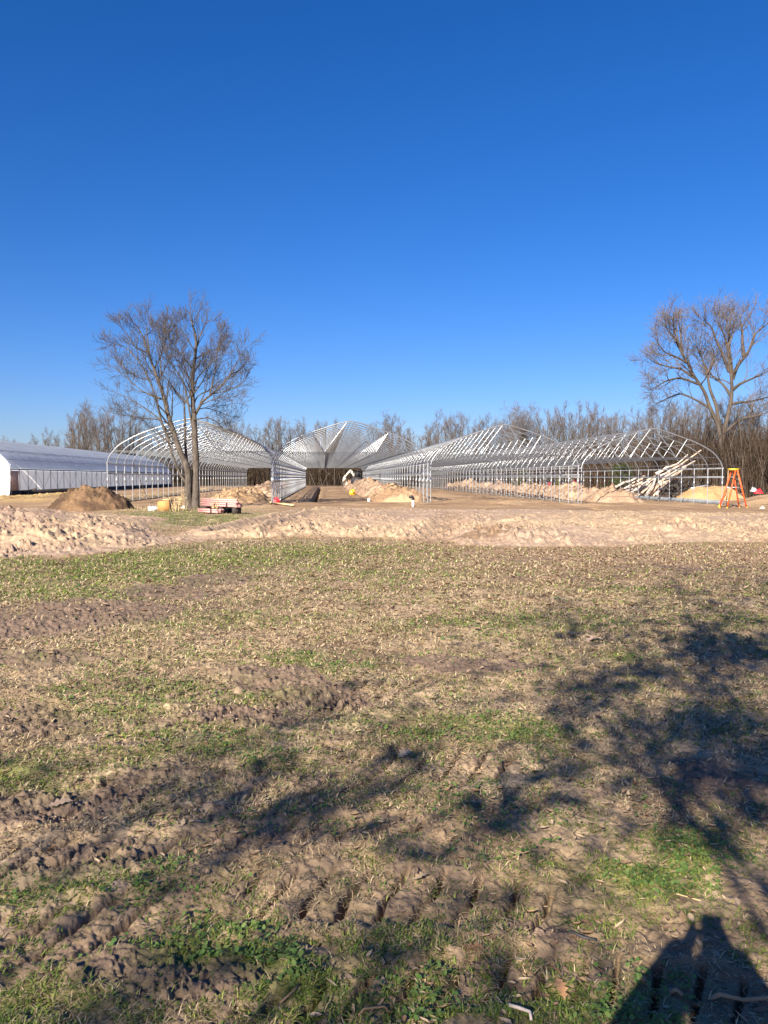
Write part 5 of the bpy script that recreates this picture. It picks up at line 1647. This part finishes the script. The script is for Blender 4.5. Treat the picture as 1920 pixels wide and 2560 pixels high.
def shade_tree(x, y, H, label, seed, spread=0.42, lean=(0, 0), leaves=4200, r=0.24, clear=0.3):
    rnd = random.Random(seed)
    P = dict(wander=0.15, trop=0.03, kids=[8, 5, 3], start=clear, ang=(35, 72), lift=0.08, ratio=spread, lmin=0.5, rr=0.55, rmin=0.005, rsplit=0.04, levels=3)
    tk, tw = MB(), MB()
    tk.tube([[0, 0, -0.3], [0.05, 0, H * .12], [0, .08, H * .25], [0.05, .05, H * .36]], [r * 1.4, r * 1.05, r, r * .8], 10)
    for k in range(15):
        a = 2 * PI * k / 15 * 2 + rnd.uniform(-.3, .3)
        sp = (0.2, 0.5, 0.8)[k % 3]
        zb = H * (.22 + .14 * rnd.random())
        grow(tk, tw, (0, 0.05, zb), nrm((math.cos(a) * sp, math.sin(a) * sp, 1)), H * rnd.uniform(.52, .66) * (1.05 - .2 * sp), r * .24, 0, P, rnd)
    root = empty('oak_tree', (x, y, gz(x, y)))
    tag(root, label, 'tree')
    tk.build('trunk', M['bark'], root, True)
    t = tw.build('crown', M['twig'], root)
    # withered leaves on the twigs, bunched to cast shade at chosen lawn spots
    me = t.data
    nv = len(me.vertices)
    co = np.empty(nv * 3, np.float32); me.vertices.foreach_get('co', co); co = co.reshape(-1, 3)
    rn = np.random.RandomState(seed)
    cn = fbm(co[:, 0] * 2.4 + co[:, 1] * 1.1, co[:, 2] * 3.0 + co[:, 1] * 1.6, 3, seed)
    w = smooth(0.50, 0.60, cn) + 0.02
    wx, wy, wz = co[:, 0] + x, co[:, 1] + y, co[:, 2]
    hx, hy = wx + SHADOW[0] * wz / math.tan(SUN_EL), wy + SHADOW[1] * wz / math.tan(SUN_EL)
    dens = np.full(nv, 0.05)
    for px, py, sx, sy, k in SHADE_SPOTS:
        dens = np.maximum(dens, k * blob(hx, hy, px, py, sx, sy, 0.25))
    dens = dens * (1 - blob(hx, hy, 1720, 2260, 0.42, 0.30)) * (1 - blob(hx, hy, 1700, 2460, 0.3, 0.2))
    w = w * dens
    idx = rn.choice(nv, leaves, p=w / w.sum())
    c = co[idx] + rn.randn(leaves, 3) * 0.07
    A, B = rn.randn(leaves, 3), rn.randn(leaves, 3)
    A /= np.linalg.norm(A, axis=1, keepdims=True); B -= A * (A * B).sum(1, keepdims=True); B /= np.linalg.norm(B, axis=1, keepdims=True)
    s = (0.04 + 0.04 * rn.rand(leaves))[:, None]
    V = np.stack([c - A * s, c - A * s * .2 + B * s * .55, c + A * s * .5 + B * s * .35, c + A * s, c + A * s * .5 - B * s * .35, c - A * s * .2 - B * s * .55], 1).reshape(-1, 3)
    b = np.arange(leaves)[:, None] * 6
    Q = np.concatenate([b + np.array([[0, 1, 2, 3]]), b + np.array([[0, 3, 4, 5]])])
    col = np.array([0.30, 0.17, 0.08]) * (0.6 + 0.7 * rn.rand(leaves)[:, None])
    mesh_obj('foliage', V, Q, None, M['leaf'], root, False, np.repeat(col, 6, axis=0))
SHADE_SPOTS = [(1898, 1493, .9, .7, .8), (1890, 1620, .7, .5, 1.3), (1435, 1600, .7, .35, .8), (1700, 1560, .9, .4, .6), (1560, 1690, .8, .35, .9), (1712, 1800, .7, .3, .8), (1446, 1720, .5, .3, .9), (1300, 1690, .4, .2, .5),
         (694, 2036, .22, .08, 1.0), (800, 2050, .25, .08, .7), (983, 2048, .28, .10, 1.0), (1110, 2075, .25, .10, 1.2), (1215, 2060, .22, .09, 1.0), (1157, 2117, .2, .08, 1.0), (1377, 2198, .12, .08, .8), (1307, 2268, .16, .06, .8),
         (1007, 1955, .3, .10, .7), (1100, 1898, .3, .12, .7), (1504, 1898, .45, .15, .9), (1851, 1898, .5, .18, 1.0), (1886, 2013, .35, .14, 1.0), (1700, 1960, .4, .1, .6), (1350, 1990, .35, .1, .6),
         (255, 2233, .16, .05, .9), (382, 2290, .18, .05, .9), (450, 2480, .3, .08, .8), (700, 2500, .3, .07, .8), (926, 2360, .18, .06, .9), (1215, 2390, .22, .06, 1.0), (1000, 2480, .3, .07, .9), (1300, 2500, .2, .06, .8)]
back = lambda tx, ty, h: (tx - SHADOW[0] * h / math.tan(SUN_EL), ty - SHADOW[1] * h / math.tan(SUN_EL))
# aim: the crown's top falls on the lawn at this spot
c = back(7.6, 12.6, 10.0)
shade_tree(c[0], c[1], 10.0, 'tall oak with withered leaves standing behind the person', 5, 0.36, (0, 0), 1500, 0.11, 0.25)
c = back(2.3, 5.6, 8.5)
shade_tree(c[0], c[1], 8.5, 'smaller oak with withered leaves behind the person, to the left of the tall one', 8, 0.36, (0, 0), 1400, 0.10, 0.25)
